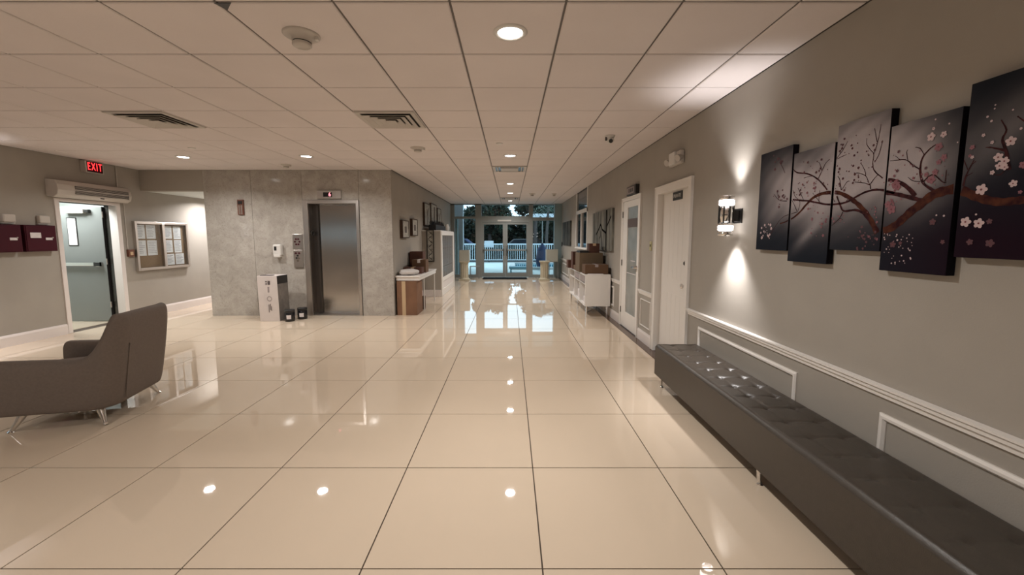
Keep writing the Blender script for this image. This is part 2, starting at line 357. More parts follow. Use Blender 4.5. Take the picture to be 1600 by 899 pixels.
ART_BRANCHES=[[(2901,1479,3),(2894,1486,3),(2884,1497,3),(2873,1509,3),(2862,1522,3),(2852,1533,3),(2840,1546,3),(2828,1558,3),(2816,1569,3),(2804,1579,3),(2788,1589,3),(2772,1597,3),(2756,1603,3),(2737,1607,4),(2718,1610,3),(2698,1613,3),(2681,1616,3),(2662,1619,4),(2646,1622,4),(2634,1624,4)],[(2801,1555,6),(2789,1556,6),(2772,1559,7),(2751,1563,6),(2734,1568,7),(2714,1573,8),(2695,1579,8),(2677,1586,8),(2663,1592,9),(2651,1599,9),(2639,1606,9),(2627,1613,9),(2616,1621,9),(2606,1628,9),(2596,1636,10),(2587,1644,11),(2577,1653,11),(2567,1660,11),(2557,1668,11),(2546,1676,11),(2535,1684,12),(2524,1692,12),(2512,1698,13),(2497,1704,13),(2482,1709,13),(2466,1712,13),(2450,1715,14),(2435,1717,14),(2420,1717,14),(2405,1717,14),(2390,1717,14),(2375,1716,14),(2361,1716,14),(2347,1714,15),(2332,1711,15),(2319,1708,15),(2306,1704,15),(2293,1699,15),(2280,1693,16),(2268,1687,16),(2257,1682,16),(2246,1676,17),(2236,1670,17),(2225,1663,17),(2215,1656,18),(2205,1650,18),(2196,1643,17),(2186,1636,19),(2177,1629,19),(2168,1622,18),(2160,1614,18),(2152,1607,19),(2143,1599,19),(2134,1590,20),(2126,1582,20),(2119,1573,20),(2111,1564,20),(2104,1555,20),(2097,1546,20),(2090,1536,20),(2084,1527,21),(2078,1518,20),(2071,1508,21),(2064,1498,21),(2059,1489,22),(2055,1483,22)],[(2689,1704,9),(2675,1702,9),(2656,1699,9),(2634,1696,9),(2614,1693,9),(2597,1690,9),(2580,1688,9),(2563,1686,9),(2544,1683,9),(2528,1679,9),(2511,1675,9),(2493,1671,9),(2476,1667,9),(2461,1664,9),(2444,1660,9),(2429,1656,9),(2414,1653,9),(2398,1651,9),(2384,1649,9),(2369,1648,9),(2354,1647,9),(2339,1647,9),(2325,1647,9),(2311,1647,9),(2297,1647,9),(2284,1648,9),(2270,1650,9),(2257,1652,9),(2247,1655,9),(2236,1659,9),(2226,1663,9),(2216,1668,9),(2205,1672,9),(2195,1676,9),(2186,1679,9),(2176,1683,9),(2166,1686,9),(2157,1690,9),(2147,1692,9),(2136,1694,9),(2126,1696,9),(2115,1697,9),(2104,1698,9),(2093,1698,9),(2081,1698,10),(2068,1696,9),(2059,1695,9),(2048,1692,10),(2037,1689,9),(2025,1685,9),(2014,1682,9),(2004,1678,10),(1994,1675,10),(1986,1672,9),(1981,1671,9)],[(2719,1909,7),(2707,1899,7),(2690,1885,7),(2669,1873,7),(2653,1868,7),(2634,1864,7),(2615,1860,7),(2596,1856,7),(2578,1852,7),(2559,1845,7),(2542,1838,7),(2525,1830,7),(2509,1821,7),(2496,1813,8),(2484,1805,7),(2471,1796,7),(2460,1787,8),(2449,1778,8),(2436,1766,8),(2422,1753,8),(2411,1741,8),(2403,1733,8)],[(2483,1802,5),(2479,1809,5),(2474,1818,4),(2468,1828,5),(2462,1838,4),(2456,1848,3),(2450,1859,4),(2443,1870,4),(2437,1881,3),(2430,1889,3),(2420,1897,3),(2409,1903,3),(2402,1906,3)],[(2456,1848,3),(2460,1857,3),(2465,1869,3),(2471,1882,3),(2476,1892,3),(2481,1899,2),(2486,1903,2),(2489,1905,2)],[(2509,1821,3),(2517,1825,3),(2528,1829,3),(2543,1832,3),(2557,1832,3),(2574,1831,2),(2590,1830,3),(2602,1829,3)],[(2330,1691,8),(2325,1683,8),(2319,1671,8),(2311,1657,8),(2304,1645,9),(2298,1634,9),(2291,1622,9),(2284,1612,9),(2273,1605,9),(2263,1603,9),(2251,1603,10),(2238,1604,10),(2224,1605,10),(2212,1606,10),(2201,1606,11),(2186,1603,11),(2173,1599,11),(2161,1593,11),(2149,1587,11),(2140,1580,11),(2131,1571,12),(2122,1562,12),(2115,1555,12),(2110,1549,12)],[(2279,1600,5),(2283,1591,4),(2289,1579,4),(2296,1568,3),(2306,1559,4),(2318,1550,3),(2328,1542,3),(2337,1536,3),(2344,1531,2),(2349,1528,2)],[(2296,1568,2),(2290,1565,3),(2281,1560,2),(2274,1556,2)],[(2122,1726,3),(2126,1733,3),(2131,1743,3),(2137,1754,3),(2143,1766,3),(2151,1775,3),(2161,1782,3),(2173,1788,3),(2185,1793,2),(2195,1796,3),(2207,1799,3),(2217,1798,2),(2224,1798,2)],[(2122,1726,4),(2117,1732,4),(2110,1741,4),(2103,1750,3),(2097,1757,3),(2090,1763,3),(2085,1767,3),(2081,1769,3)],[(2151,1775,4),(2152,1782,3),(2155,1794,3),(2160,1806,3),(2166,1816,3),(2174,1828,2),(2182,1839,2),(2188,1846,2)],[(2122,1726,3),(2129,1729,3),(2139,1734,3),(2153,1740,3),(2164,1742,3),(2179,1746,3),(2193,1749,3),(2207,1751,2),(2216,1753,2)],[(2114,1705,5),(2116,1711,5),(2117,1719,5),(2119,1725,4)],[(2052,1750,6),(2059,1756,5),(2069,1764,5),(2081,1773,5),(2092,1783,5),(2100,1792,5),(2107,1801,5),(2111,1810,4),(2113,1819,4),(2115,1829,4),(2116,1838,3),(2115,1849,4),(2114,1859,3),(2114,1869,3),(2115,1877,3),(2119,1887,3),(2126,1893,3),(2134,1901,3),(2141,1909,3),(2149,1918,3),(2156,1928,3),(2161,1937,3),(2164,1948,2),(2164,1959,2),(2164,1967,2)],[(2115,1877,3),(2113,1882,3),(2111,1889,3),(2108,1898,3),(2105,1907,3),(2102,1916,3),(2100,1924,3),(2098,1932,3),(2096,1942,3),(2094,1952,3),(2093,1961,2),(2092,1970,2),(2091,1979,3),(2090,1990,3),(2089,2000,2),(2088,2009,2),(2088,2016,2)],[(2105,1836,3),(2102,1841,3),(2097,1847,3),(2093,1854,3),(2088,1862,3),(2084,1871,3),(2082,1878,3),(2080,1887,3),(2078,1896,3),(2076,1906,3),(2074,1915,2),(2073,1923,3),(2072,1930,2),(2071,1936,2)],[(2101,1933,3),(2103,1940,3),(2106,1950,3),(2110,1963,3),(2113,1976,3),(2117,1988,2),(2120,1998,3),(2122,2006,2)],[(2302,1721,5),(2304,1729,4),(2307,1741,3),(2311,1754,4),(2314,1767,3),(2317,1777,3),(2323,1789,3),(2330,1796,3),(2334,1801,3)],[(2298,1721,4),(2294,1727,3),(2288,1735,3),(2281,1745,3),(2274,1754,3),(2268,1760,3),(2260,1764,3),(2254,1763,2),(2249,1763,2)],[(2351,1902,4),(2346,1907,3),(2338,1914,3),(2330,1922,3),(2321,1930,3),(2313,1938,3),(2306,1947,3),(2300,1956,3),(2293,1966,3),(2288,1974,2),(2284,1979,3)],[(2351,1897,3),(2339,1899,3),(2324,1903,3),(2310,1905,3),(2299,1907,2),(2290,1908,2),(2284,1909,2)],[(2332,1923,2),(2330,1929,2),(2326,1939,2),(2322,1949,3),(2319,1959,2),(2316,1965,3)],[(2644,1629,5),(2650,1637,4),(2659,1650,4),(2668,1664,4),(2676,1675,3),(2685,1687,3),(2693,1696,3),(2698,1703,3)],[(2635,1628,4),(2632,1636,3),(2628,1647,3),(2623,1660,3),(2621,1672,3),(2622,1683,3),(2631,1695,3),(2645,1705,3),(2660,1715,3),(2672,1725,3),(2683,1741,3),(2690,1755,3),(2695,1766,2)],[(2746,1700,4),(2761,1702,4),(2783,1704,4),(2807,1708,3),(2828,1714,3),(2845,1725,3),(2862,1738,3),(2876,1751,3),(2885,1760,3)],[(2828,1714,3),(2833,1726,3),(2841,1742,3),(2849,1759,2),(2855,1771,2)],[(2587,1686,3),(2593,1695,3),(2601,1707,3),(2610,1720,3),(2618,1732,3),(2630,1748,3),(2641,1763,3),(2649,1773,2)],[(2461,1664,3),(2461,1675,3),(2462,1690,3),(2462,1705,3),(2462,1718,3),(2461,1730,3),(2461,1739,2)],[(2453,1669,3),(2462,1676,3),(2474,1687,3),(2487,1699,3),(2497,1708,2),(2506,1717,2),(2512,1723,2),(2516,1728,2)],[(2785,1887,3),(2791,1897,3),(2800,1911,3),(2810,1926,3),(2820,1938,3),(2833,1952,2),(2845,1963,2),(2854,1971,2)],[(2264,1653,3),(2259,1659,3),(2251,1667,3),(2246,1672,2)],[(2340,1659,3),(2347,1669,3),(2356,1683,3),(2366,1695,3),(2375,1703,3),(2383,1710,2),(2390,1714,2)],[(2023,1491,27),(2013,1494,27),(1999,1499,27),(1985,1505,26),(1976,1509,27),(1968,1514,28),(1960,1519,27),(1949,1527,27),(1942,1533,27),(1934,1540,27),(1926,1547,28),(1917,1555,27),(1909,1563,28),(1901,1570,28),(1894,1576,28),(1885,1583,29),(1876,1589,29),(1868,1595,28),(1860,1600,29),(1851,1606,29),(1843,1612,29),(1835,1619,29),(1826,1626,29),(1818,1632,29),(1809,1638,29),(1801,1643,29),(1791,1647,29),(1781,1650,29),(1771,1652,29),(1761,1654,30),(1751,1655,29),(1740,1657,29),(1729,1658,29),(1719,1659,29),(1710,1659,30),(1703,1660,29)],[(1703,1660,26),(1698,1657,26),(1691,1652,26),(1682,1647,26),(1673,1642,26),(1664,1637,25),(1655,1632,25),(1647,1628,25),(1640,1624,25),(1632,1620,25),(1624,1616,24),(1616,1612,24),(1608,1608,23),(1601,1605,23),(1592,1602,23),(1584,1599,23),(1575,1597,23),(1567,1595,23),(1559,1593,22),(1551,1592,22),(1543,1591,22),(1535,1591,21),(1527,1591,22),(1519,1591,21),(1512,1592,21),(1505,1592,20),(1498,1592,21),(1492,1593,21),(1486,1593,20),(1480,1593,20),(1473,1594,20),(1468,1594,20),(1462,1595,20),(1456,1596,20),(1449,1597,20),(1443,1598,20),(1436,1598,19),(1429,1598,19),(1423,1597,20),(1417,1596,19),(1412,1595,19),(1406,1593,19),(1399,1591,18),(1393,1590,19),(1385,1589,18),(1377,1589,18),(1372,1589,18),(1367,1590,18),(1361,1590,17),(1355,1591,17),(1349,1592,17),(1343,1593,17),(1336,1594,17),(1330,1595,17),(1324,1596,17),(1318,1597,17),(1313,1598,16),(1308,1599,16),(1304,1599,16),(1300,1600,15),(1297,1601,16)],[(2042,1742,10),(2034,1740,10),(2022,1738,11),(2008,1735,12),(1995,1732,12),(1982,1728,12),(1969,1722,12),(1956,1715,12),(1943,1707,13),(1930,1698,14),(1921,1690,14),(1910,1681,14),(1900,1671,14),(1891,1661,15),(1883,1653,15),(1878,1647,15)],[(2036,1677,13),(2027,1676,13),(2016,1673,13),(2003,1671,13),(1989,1668,13),(1975,1665,13),(1963,1662,13),(1950,1658,14),(1937,1654,14),(1925,1650,14),(1913,1646,14),(1900,1642,14),(1887,1637,14),(1874,1633,14),(1861,1628,14),(1849,1625,14),(1842,1622,15)],[(1797,1660,11),(1804,1665,10),(1814,1672,11),(1825,1679,10),(1835,1687,9),(1844,1695,9),(1852,1705,9),(1857,1716,9),(1861,1728,9),(1864,1738,9),(1866,1749,9),(1868,1761,8),(1868,1772,8),(1868,1783,7),(1867,1794,7),(1865,1804,6),(1861,1814,6),(1857,1822,6),(1851,1829,6),(1844,1835,5),(1838,1841,5),(1832,1846,4),(1823,1851,4),(1815,1855,4),(1810,1857,3)],[(1865,1761,6),(1872,1765,5),(1882,1772,5),(1893,1779,5),(1904,1787,5),(1913,1795,5),(1921,1804,4),(1930,1812,3),(1942,1818,4),(1953,1821,3),(1967,1823,3),(1982,1824,3),(1996,1825,3),(2009,1826,2),(2018,1827,3)],[(1929,1807,3),(1931,1816,3),(1935,1829,3),(1938,1842,3),(1940,1852,3),(1939,1858,2),(1937,1860,2),(1935,1862,2)],[(1857,1824,3),(1862,1833,3),(1869,1845,3),(1877,1855,3),(1885,1860,3),(1894,1864,3),(1900,1865,3)],[(1861,1708,3),(1871,1710,3),(1884,1712,3),(1896,1716,2),(1907,1723,3),(1916,1731,2),(1922,1736,2)],[(1850,1704,6),(1845,1709,5),(1837,1716,5),(1828,1724,5),(1819,1729,5),(1810,1731,5),(1800,1727,4),(1791,1718,4),(1781,1708,4),(1772,1699,4),(1765,1693,3),(1757,1690,4),(1753,1690,3),(1750,1691,3)],[(1755,1694,3),(1755,1698,3),(1755,1704,3),(1755,1712,3),(1755,1723,3),(1755,1735,3),(1755,1743,2)],[(1967,1821,3),(1975,1828,2),(1986,1838,2),(1994,1845,2)],[(1684,1667,7),(1683,1673,7),(1682,1681,7),(1681,1690,6),(1679,1701,6),(1676,1711,5),(1674,1718,4),(1671,1727,4),(1667,1736,4),(1663,1745,3),(1660,1753,3),(1657,1760,3),(1655,1765,3)],[(1674,1730,3),(1677,1738,3),(1683,1751,3),(1688,1763,3),(1692,1772,2)],[(1680,1701,3),(1672,1706,3),(1662,1711,2),(1655,1715,2)],[(1666,1743,3),(1660,1748,2),(1652,1754,2),(1646,1759,2)],[(1536,1707,13),(1537,1714,13),(1539,1722,12),(1541,1732,11),(1543,1742,11),(1545,1753,10),(1548,1764,10),(1550,1773,9),(1554,1784,9),(1558,1794,9),(1562,1804,8),(1565,1813,8),(1567,1821,7),(1566,1831,8),(1562,1839,6),(1559,1846,6),(1558,1855,5),(1562,1866,5),(1568,1877,4),(1574,1888,4),(1578,1896,3)],[(1555,1781,8),(1560,1783,8),(1569,1787,7),(1578,1791,6),(1588,1795,6),(1596,1799,4),(1606,1802,5),(1614,1804,3),(1619,1805,3)],[(1529,1895,4),(1523,1889,3),(1515,1880,4),(1506,1871,4),(1501,1864,5)],[(1541,1717,5),(1544,1712,4),(1549,1705,3),(1555,1698,3),(1561,1693,3),(1570,1693,3),(1579,1696,3),(1586,1699,3)]]
ART_BLOSSOMS=[(1616,1645,22,0),(1659,1522,21,0),(1612,1515,20,0),(1539,1810,18,0),(1572,1759,17,0),(1551,1741,16,0),(1565,1726,15,0),(1548,1719,12,0),(1516,1655,14,0),(1832,1895,19,0),(1780,1893,14,0),(1796,1845,18,1),(1813,1710,19,1),(1980,1710,21,1),(1988,1594,23,1),(2009,1619,18,1),(1966,1697,16,1),(1800,1740,14,1),(1837,1735,11,1),(1493,1718,14,1),(1492,1622,7,1),(1665,1815,10,1),(1670,1783,7,1),(1770,1797,14,1),(1789,1780,12,1),(1567,1438,16,2),(1964,1427,16,2),(1927,1434,9,2),(1789,1527,15,2),(1577,1521,11,2),(1636,1442,13,2),(1739,1441,10,2),(1630,1853,7,0),(1609,1900,6,0),(1624,1920,6,0),(1598,1819,7,0),(1586,1705,9,0),(1602,1957,4,0),(1821,1965,5,0),(1825,1928,7,0),(1762,1932,5,0),(1603,1944,4,0),(1776,1555,5,0),(1625,1550,5,0),(1745,1551,6,0),(1544,1922,4,0),(1722,1847,4,0),(1661,1776,7,0),(1513,1848,6,0),(1436,1666,17,0),(1383,1528,15,0),(1365,1704,13,0),(1431,1488,10,0),(1351,1794,11,0),(1984,1471,4,0),(1997,1476,4,0),(1872,1367,5,0),(1979,1403,3,0),(1994,1470,3,0),(1870,1363,5,0),(1898,1457,4,0),(1915,1376,5,0),(1888,1473,4,0),(1912,1410,3,0),(1948,1473,5,0),(1883,1404,3,0),(1877,1401,5,0),(1886,1410,4,0),(1924,1421,3,0),(1962,1361,3,0),(2005,1388,3,0),(1932,1415,4,0),(1870,1457,3,0),(1981,1388,3,0),(1955,1372,3,0),(1922,1349,3,0),(2009,1451,5,0),(1924,1450,4,0),(1987,1415,3,0),(1902,1352,5,0),(1896,1342,3,0),(1962,1337,5,0),(1944,1342,5,0),(1894,1442,3,0),(1951,1465,4,0),(1873,1437,3,0),(2013,1460,5,0),(1961,1442,3,0),(1869,1423,3,0),(2012,1478,3,0),(1917,1463,3,0),(1943,1448,6,0),(1995,1404,5,0),(1943,1335,4,0),(1942,1794,4,1),(1880,1744,5,1),(1876,1844,4,1),(1856,1720,5,1),(1978,1862,8,2),(1977,1773,8,2),(1822,1713,6,1),(1900,1783,7,2),(1758,1683,4,2),(1869,1701,5,1),(1857,1740,6,1),(1914,1792,5,1),(1747,1721,3,2),(1966,1702,7,1),(1769,1721,5,1),(1796,1687,4,1),(1956,1840,6,1),(1973,1730,7,1),(1847,1702,4,2),(1833,1710,6,1),(1762,1758,3,2),(1842,1764,7,2),(1803,1828,3,2),(1767,1781,4,1),(1987,1779,5,1),(1894,1728,7,1),(2512,1756,7,1),(2497,1781,6,1),(2492,1795,4,1),(2511,1774,5,1),(2510,1786,8,1),(2486,1714,4,1),(2500,1737,6,1),(2608,1790,8,1),(2496,1760,7,1),(2587,1768,6,1),(2502,1753,8,1),(2563,1734,9,1),(2570,1798,7,1),(2554,1714,6,1),(2467,1865,8,2),(2498,1911,6,2),(2436,1779,5,2),(2533,1876,3,2),(2433,1774,4,2),(2464,1869,6,2),(2561,1805,4,2),(2638,1804,5,2),(2549,1892,5,2),(2499,1848,9,2),(2464,1916,8,2),(2476,1853,7,2),(2601,1863,9,2),(2513,1974,4,2),(2576,1920,8,2),(2613,1929,5,2),(2393,1565,7,1),(2380,1581,5,1),(2425,1520,7,1),(2338,1549,5,1),(2502,1515,5,1),(2440,1549,4,1),(2507,1568,7,1),(2505,1487,7,1),(2423,1540,9,1),(2334,1553,6,1),(2440,1537,5,1),(2407,1472,9,1),(2431,1571,5,1),(2460,1470,4,1),(2421,1602,6,1),(2400,1557,6,1),(2421,1538,3,1),(2442,1535,3,1),(2396,1551,8,1),(2462,1607,7,1),(2347,1568,7,1),(2505,1574,8,1),(2545,1659,4,1),(2502,1666,4,1),(2488,1617,5,1),(2544,1635,9,1),(2526,1635,6,1),(2466,1640,3,1),(2502,1652,4,1),(2492,1675,5,1),(2157,1459,6,2),(2086,1396,8,2),(2146,1515,8,2),(2164,1406,7,2),(2133,1455,6,2),(2093,1462,6,2),(2082,1473,3,2),(2138,1465,7,2),(2136,1470,7,2),(2142,1468,7,2),(2064,1488,7,2),(2152,1488,6,2),(2228,1463,5,2),(2067,1425,5,2),(2166,1460,4,2),(2112,1437,7,2),(2075,1473,3,2),(2054,1456,5,2),(2051,1448,6,2),(2123,1452,7,2),(2078,1441,3,2),(2161,1397,7,2),(2108,1471,5,2),(2125,1453,5,2),(2061,1456,7,2),(2129,1403,7,2),(2124,1484,4,1),(2052,1452,7,1),(2116,1416,5,1),(2156,1494,5,1),(2130,1472,5,1),(2090,1454,4,1),(2100,1465,7,1),(2037,1421,4,1),(1983,1621,6,1),(2025,1671,5,1),(1980,1616,5,1),(1983,1629,4,1),(1992,1638,7,1),(2003,1604,6,1),(1990,1634,7,1),(1978,1599,3,1),(1997,1643,4,1),(1977,1624,4,1),(1967,1630,4,1),(1983,1629,3,1),(1945,1639,6,1),(1989,1630,7,1),(2965,1549,10,0),(2906,1486,5,0),(3006,1495,8,0),(2992,1457,10,0),(2937,1510,5,0),(2926,1476,8,0),(2906,1456,6,0),(2990,1460,11,0),(2915,1471,11,0),(2933,1492,5,0),(2901,1548,11,0),(2952,1500,6,0),(2950,1534,5,0),(2978,1474,7,0),(2964,1494,4,0),(2923,1553,7,0),(2901,1481,8,0),(2890,1523,11,0),(2971,1504,8,0),(3000,1529,9,0),(2744,1714,9,2),(2796,1716,5,2),(2819,1685,6,2),(2836,1747,6,2),(2848,1775,10,2),(2766,1734,6,2),(2887,1745,6,2),(2784,1743,7,2),(2712,1662,8,2),(2775,1724,8,2),(2826,1735,9,2),(2792,1736,10,2),(2796,1777,7,2),(2809,1712,7,2),(2782,1744,7,2),(2822,1667,10,2),(2848,1992,7,2),(2819,1971,9,2),(2867,1989,7,2),(2832,1959,10,2),(2890,1928,11,2),(2865,1997,10,2),(2737,2003,4,2),(2837,1974,7,2),(2894,1979,8,2),(2913,2025,7,2),(2948,2009,4,2),(2899,1979,4,2),(2185,1846,5,2),(2190,1757,3,2),(2198,1824,8,2),(2133,1745,5,2),(2221,1800,5,2),(2186,1860,6,2),(2177,1752,4,2),(2258,1815,6,2),(2245,1846,4,2),(2116,1815,6,2),(2135,1814,4,2),(2195,1778,5,2),(2196,1786,5,2),(2193,1774,6,2),(2142,1877,6,2),(2147,1884,4,2),(2003,1850,3,2),(2033,1915,3,2),(2149,1981,4,2),(2102,1842,5,2),(2109,1897,7,2),(2118,1922,7,2),(2103,1927,3,2),(2072,1928,6,2),(2230,1997,4,2),(2148,1900,3,2),(2157,1900,6,2),(2217,1954,5,2),(2320,1810,4,2),(2337,1749,3,2),(2314,1744,6,2),(2324,1840,8,2),(2338,1710,8,2),(2405,1717,4,2),(2217,1794,8,2),(2274,1819,5,2),(2342,1858,6,2),(2412,1850,5,2),(2316,1756,8,2),(2373,1822,5,2),(2280,1717,8,2),(2342,1733,5,2),(2295,1782,8,2),(2226,1750,7,2),(2402,1764,5,2),(2273,1729,4,2),(2330,1823,7,2),(2219,1764,7,2),(2255,1951,7,2),(2332,1937,7,2),(2306,1997,7,2),(2327,1971,6,2),(2297,1922,4,2),(2248,1934,7,2),(2317,1949,8,2),(2314,1967,7,2),(2596,1783,5,2),(2610,1739,6,2),(2648,1800,5,2),(2624,1758,7,2),(2626,1742,5,2),(2620,1770,4,2),(2679,1748,7,2),(2709,1783,10,2),(2665,1704,4,2),(2627,1729,9,2),(2669,1700,9,2),(2655,1732,5,2),(2017,1706,3,1),(1978,1726,7,1),(1977,1730,6,1),(2004,1727,7,1),(1985,1709,3,1),(1980,1683,7,1),(2040,1717,4,1),(2011,1713,6,1),(1995,1702,4,1),(2041,1728,4,1),(1959,1717,4,1),(1990,1752,7,1),(2299,1576,6,1),(2310,1580,4,1),(2267,1572,4,1),(2291,1549,5,1),(2262,1542,4,1),(2271,1586,4,1),(2278,1580,4,1),(2286,1558,5,1),(2104,1602,5,1),(2075,1605,6,1),(2061,1536,7,1),(2066,1560,5,1),(2074,1589,6,1),(2121,1589,3,1),(2078,1574,5,1),(2082,1614,5,1),(2231,1894,7,2),(2268,1910,4,2),(2233,1840,7,2),(2213,1906,6,2),(2389,1893,3,2)]
# ================================================================== THE SETTING
# ---- floor: grout bed + polished tiles
fl = structure(MB().box(LW - 0.2, RW + 0.05, BK, GY, -0.12, -0.004).build('floor', 'grout', origin=(0, 0, 0)), 'polished beige porcelain floor with thin dark grout lines')
FX0, FY0, FT, G = -0.657, 1.674, 0.80, 0.0072
def inside_floor(x0, x1, y0, y1):
    return True
tile_cache = {}
rest = MB(); TILE_END = 1.745
def floor_piece(x0, x1, y0, y1, far):
    x0, x1, y0, y1 = x0 + G / 2, x1 - G / 2, y0 + G / 2, y1 - G / 2
    if x1 - x0 < 0.02 or y1 - y0 < 0.02: return
    if far:
        rest.box(x0, x1, y0, y1, -0.02, 0.0); return
    key = (round(x1 - x0, 4), round(y1 - y0, 4))
    if key not in tile_cache:
        w, d = key; o = MB().box(-w / 2, w / 2, -d / 2, d / 2, -0.02, 0.0).build('floor_tile', 'floor_tile', fl)
        tile_cache[key] = o.data; o.location = ((x0 + x1) / 2, (y0 + y1) / 2, 0)
    else:
        instance(tile_cache[key], 'floor_tile', fl, ((x0 + x1) / 2, (y0 + y1) / 2, 0))
for k in range(-9, 4):
    x0 = FX0 + FT * k; x1 = x0 + FT
    x0, x1 = max(x0, LW), min(x1, TILE_END)
    if x1 <= x0: continue
    for j in range(-8, 18):
        y0 = FY0 + FT * j; y1 = y0 + FT
        y0, y1 = max(y0, BK), min(y1, GY - 0.02)
        if y1 <= y0: continue
        regions = []
        if y0 < EW: regions.append((x0, x1, y0, min(y1, EW)))
        if y1 > EW:
            if x1 > CL: regions.append((max(x0, CL), x1, max(y0, EW), y1))
            if x0 < SX and y0 < SE: regions.append((x0, min(x1, SX), max(y0, EW), min(y1, SE)))
        # join the halves of a tile that runs through the wall line
        if len(regions) == 2 and regions[0][:2] == regions[1][:2] :
            regions = [(x0, x1, y0, y1)]
        for r in regions: floor_piece(*r, y1 < 0.9)
o = rest.build('floor_tile', 'floor_tile', fl); o['kind'] = 'stuff'
b = MB()
b.box(TILE_END + 0.003, RW, BK, GY - 0.02, -0.02, -0.001).build('border_strip', 'border_stone', fl)['label'] = 'dark brown stone border along the right wall'

# ---- ceiling: grid + lay-in tiles
ce = structure(MB().box(LW - 0.2, RW + 0.2, BK, GY + 0.2, H + 0.008, H + 0.10).build('ceiling', 'ceiling_grid', origin=(0, 0, H)), 'suspended ceiling of pale lay-in tiles')
CX0, CY0, CT, CG = -0.3165, 2.2755, 0.61, 0.013
cache = {}; rest = MB()
def ceil_piece(x0, x1, y0, y1, far):
    x0, x1, y0, y1 = x0 + CG / 2, x1 - CG / 2, y0 + CG / 2, y1 - CG / 2
    if x1 - x0 < 0.03 or y1 - y0 < 0.03: return
    if far: rest.box(x0, x1, y0, y1, H, H + 0.014); return
    key = (round(x1 - x0, 4), round(y1 - y0, 4))
    if key not in cache:
        w, d = key; c = 0.006
        m_ = MB()
        v = [(-w/2+c, -d/2+c, 0), (w/2-c, -d/2+c, 0), (w/2-c, d/2-c, 0), (-w/2+c, d/2-c, 0), (-w/2, -d/2, .005), (w/2, -d/2, .005), (w/2, d/2, .005), (-w/2, d/2, .005), (-w/2, -d/2, .014), (w/2, -d/2, .014), (w/2, d/2, .014), (-w/2, d/2, .014)]
        m_.add([(a, b_, c_ + H) for a, b_, c_ in v], [(3, 2, 1, 0), (0, 1, 5, 4), (1, 2, 6, 5), (2, 3, 7, 6), (3, 0, 4, 7), (4, 5, 9, 8), (5, 6, 10, 9), (6, 7, 11, 10), (7, 4, 8, 11), (8, 9, 10, 11)])
        o = m_.build('ceiling_tile', 'ceiling_tile', ce); cache[key] = o.data; o.location = ((x0 + x1) / 2, (y0 + y1) / 2, 0)
    else:
        instance(cache[key], 'ceiling_tile', ce, ((x0 + x1) / 2, (y0 + y1) / 2, H))
for k in range(-12, 5):
    x0 = CX0 + CT * k; x1 = x0 + CT; x0, x1 = max(x0, LW), min(x1, RW)
    if x1 <= x0: continue
    for j in range(-12, 23):
        y0 = CY0 + CT * j; y1 = y0 + CT; y0, y1 = max(y0, BK), min(y1, GY - 0.02)
        if y1 <= y0: continue
        far = y1 < 2.0
        if y0 < EW: ceil_piece(x0, x1, y0, min(y1, EW) if x0 < CL - 0.02 else y1, far)
        elif x1 > CL: ceil_piece(max(x0, CL), x1, y0, y1, far)
o = rest.build('ceiling_tile', 'ceiling_tile', ce); o['kind'] = 'stuff'

# ---- side corridor ceiling (behind the header)
structure(MB().box(LW, SX, EW + 0.15, SE, SH, SH + 0.1).build('ceiling', 'vestibule', origin=(-6.2, 9.4, SH)), 'low white ceiling over the side corridor')

# ---- walls
T = 0.2
DY0, DY1, DZ = 6.20, 7.10, 2.0          # vestibule door opening in the left wall
lw = MB()
lw.box(LW - T, LW, BK, -2.2, 0, H).box(LW - T, LW, -2.2, 0.9, 0, 1.35).box(LW - T, LW, -2.2, 0.9, 1.86, H).box(LW - T, LW, 0.9, DY0, 0, H).box(LW - T, LW, DY1, SE, 0, H).box(LW - T, LW, DY0, DY1, DZ, H)
structure(lw.build('wall_left', 'wall_paint', origin=(LW, 0, 0)), 'beige painted wall at the left')
structure(MB().box(LW, RW, BK - T, BK, 0, H).build('wall_back', 'wall_paint', origin=(0, BK, 0)), 'beige wall behind the lobby')
# elevator wall (marble) with the doorway hole
EX0, EX1, EZ = -3.705, -2.825, 2.085
em = structure(MB().box(SX + 0.02, EX0 - 0.01, EW + 0.03, EW + 0.33, 0, H).box(EX1 + 0.01, CL, EW + 0.03, EW + 0.33, 0, H).box(EX0 - 0.01, EX1 + 0.01, EW + 0.03, EW + 0.33, EZ, H)
     .build('wall_elevator', 'wall_paint', origin=(-3.8, EW, 0)), 'elevator wall clad in polished grey veined marble')
j = 0.0025
for (a, b_, c, d) in [(SX, -4.73, 0, H), (-4.73, EX0 - 0.10, 0, H), (EX0 - 0.10, EX1 + 0.06, EZ + 0.06, H), (EX1 + 0.06, CL - 0.001, 0, H)]:
    MB().box(a + j, b_ - j, EW, EW + 0.028, c, d - 0.001).build('marble_slab', 'marble', em)
MB().box(SX, SX + 0.02, EW + 0.03, SE, 0, H - 0.001).build('marble_slab', 'marble', em)
structure(MB().box(LW, SX, EW, EW + 0.15, SH, H).build('wall_header', 'wall_paint', origin=(-6.2, EW, SH)), 'beige header above the side corridor')
structure(MB().box(LW, SX, SE, SE + T, 0, H).build('wall_corridor_end', 'wall_paint', origin=(-6.2, SE, 0)), 'end wall of the side corridor')
structure(MB().box(CL - T, CL, EW + 0.33, GY + 0.1, 0, H).build('wall_hall_left', 'wall_paint', origin=(CL, 11, 0)), 'beige left wall of the hall')
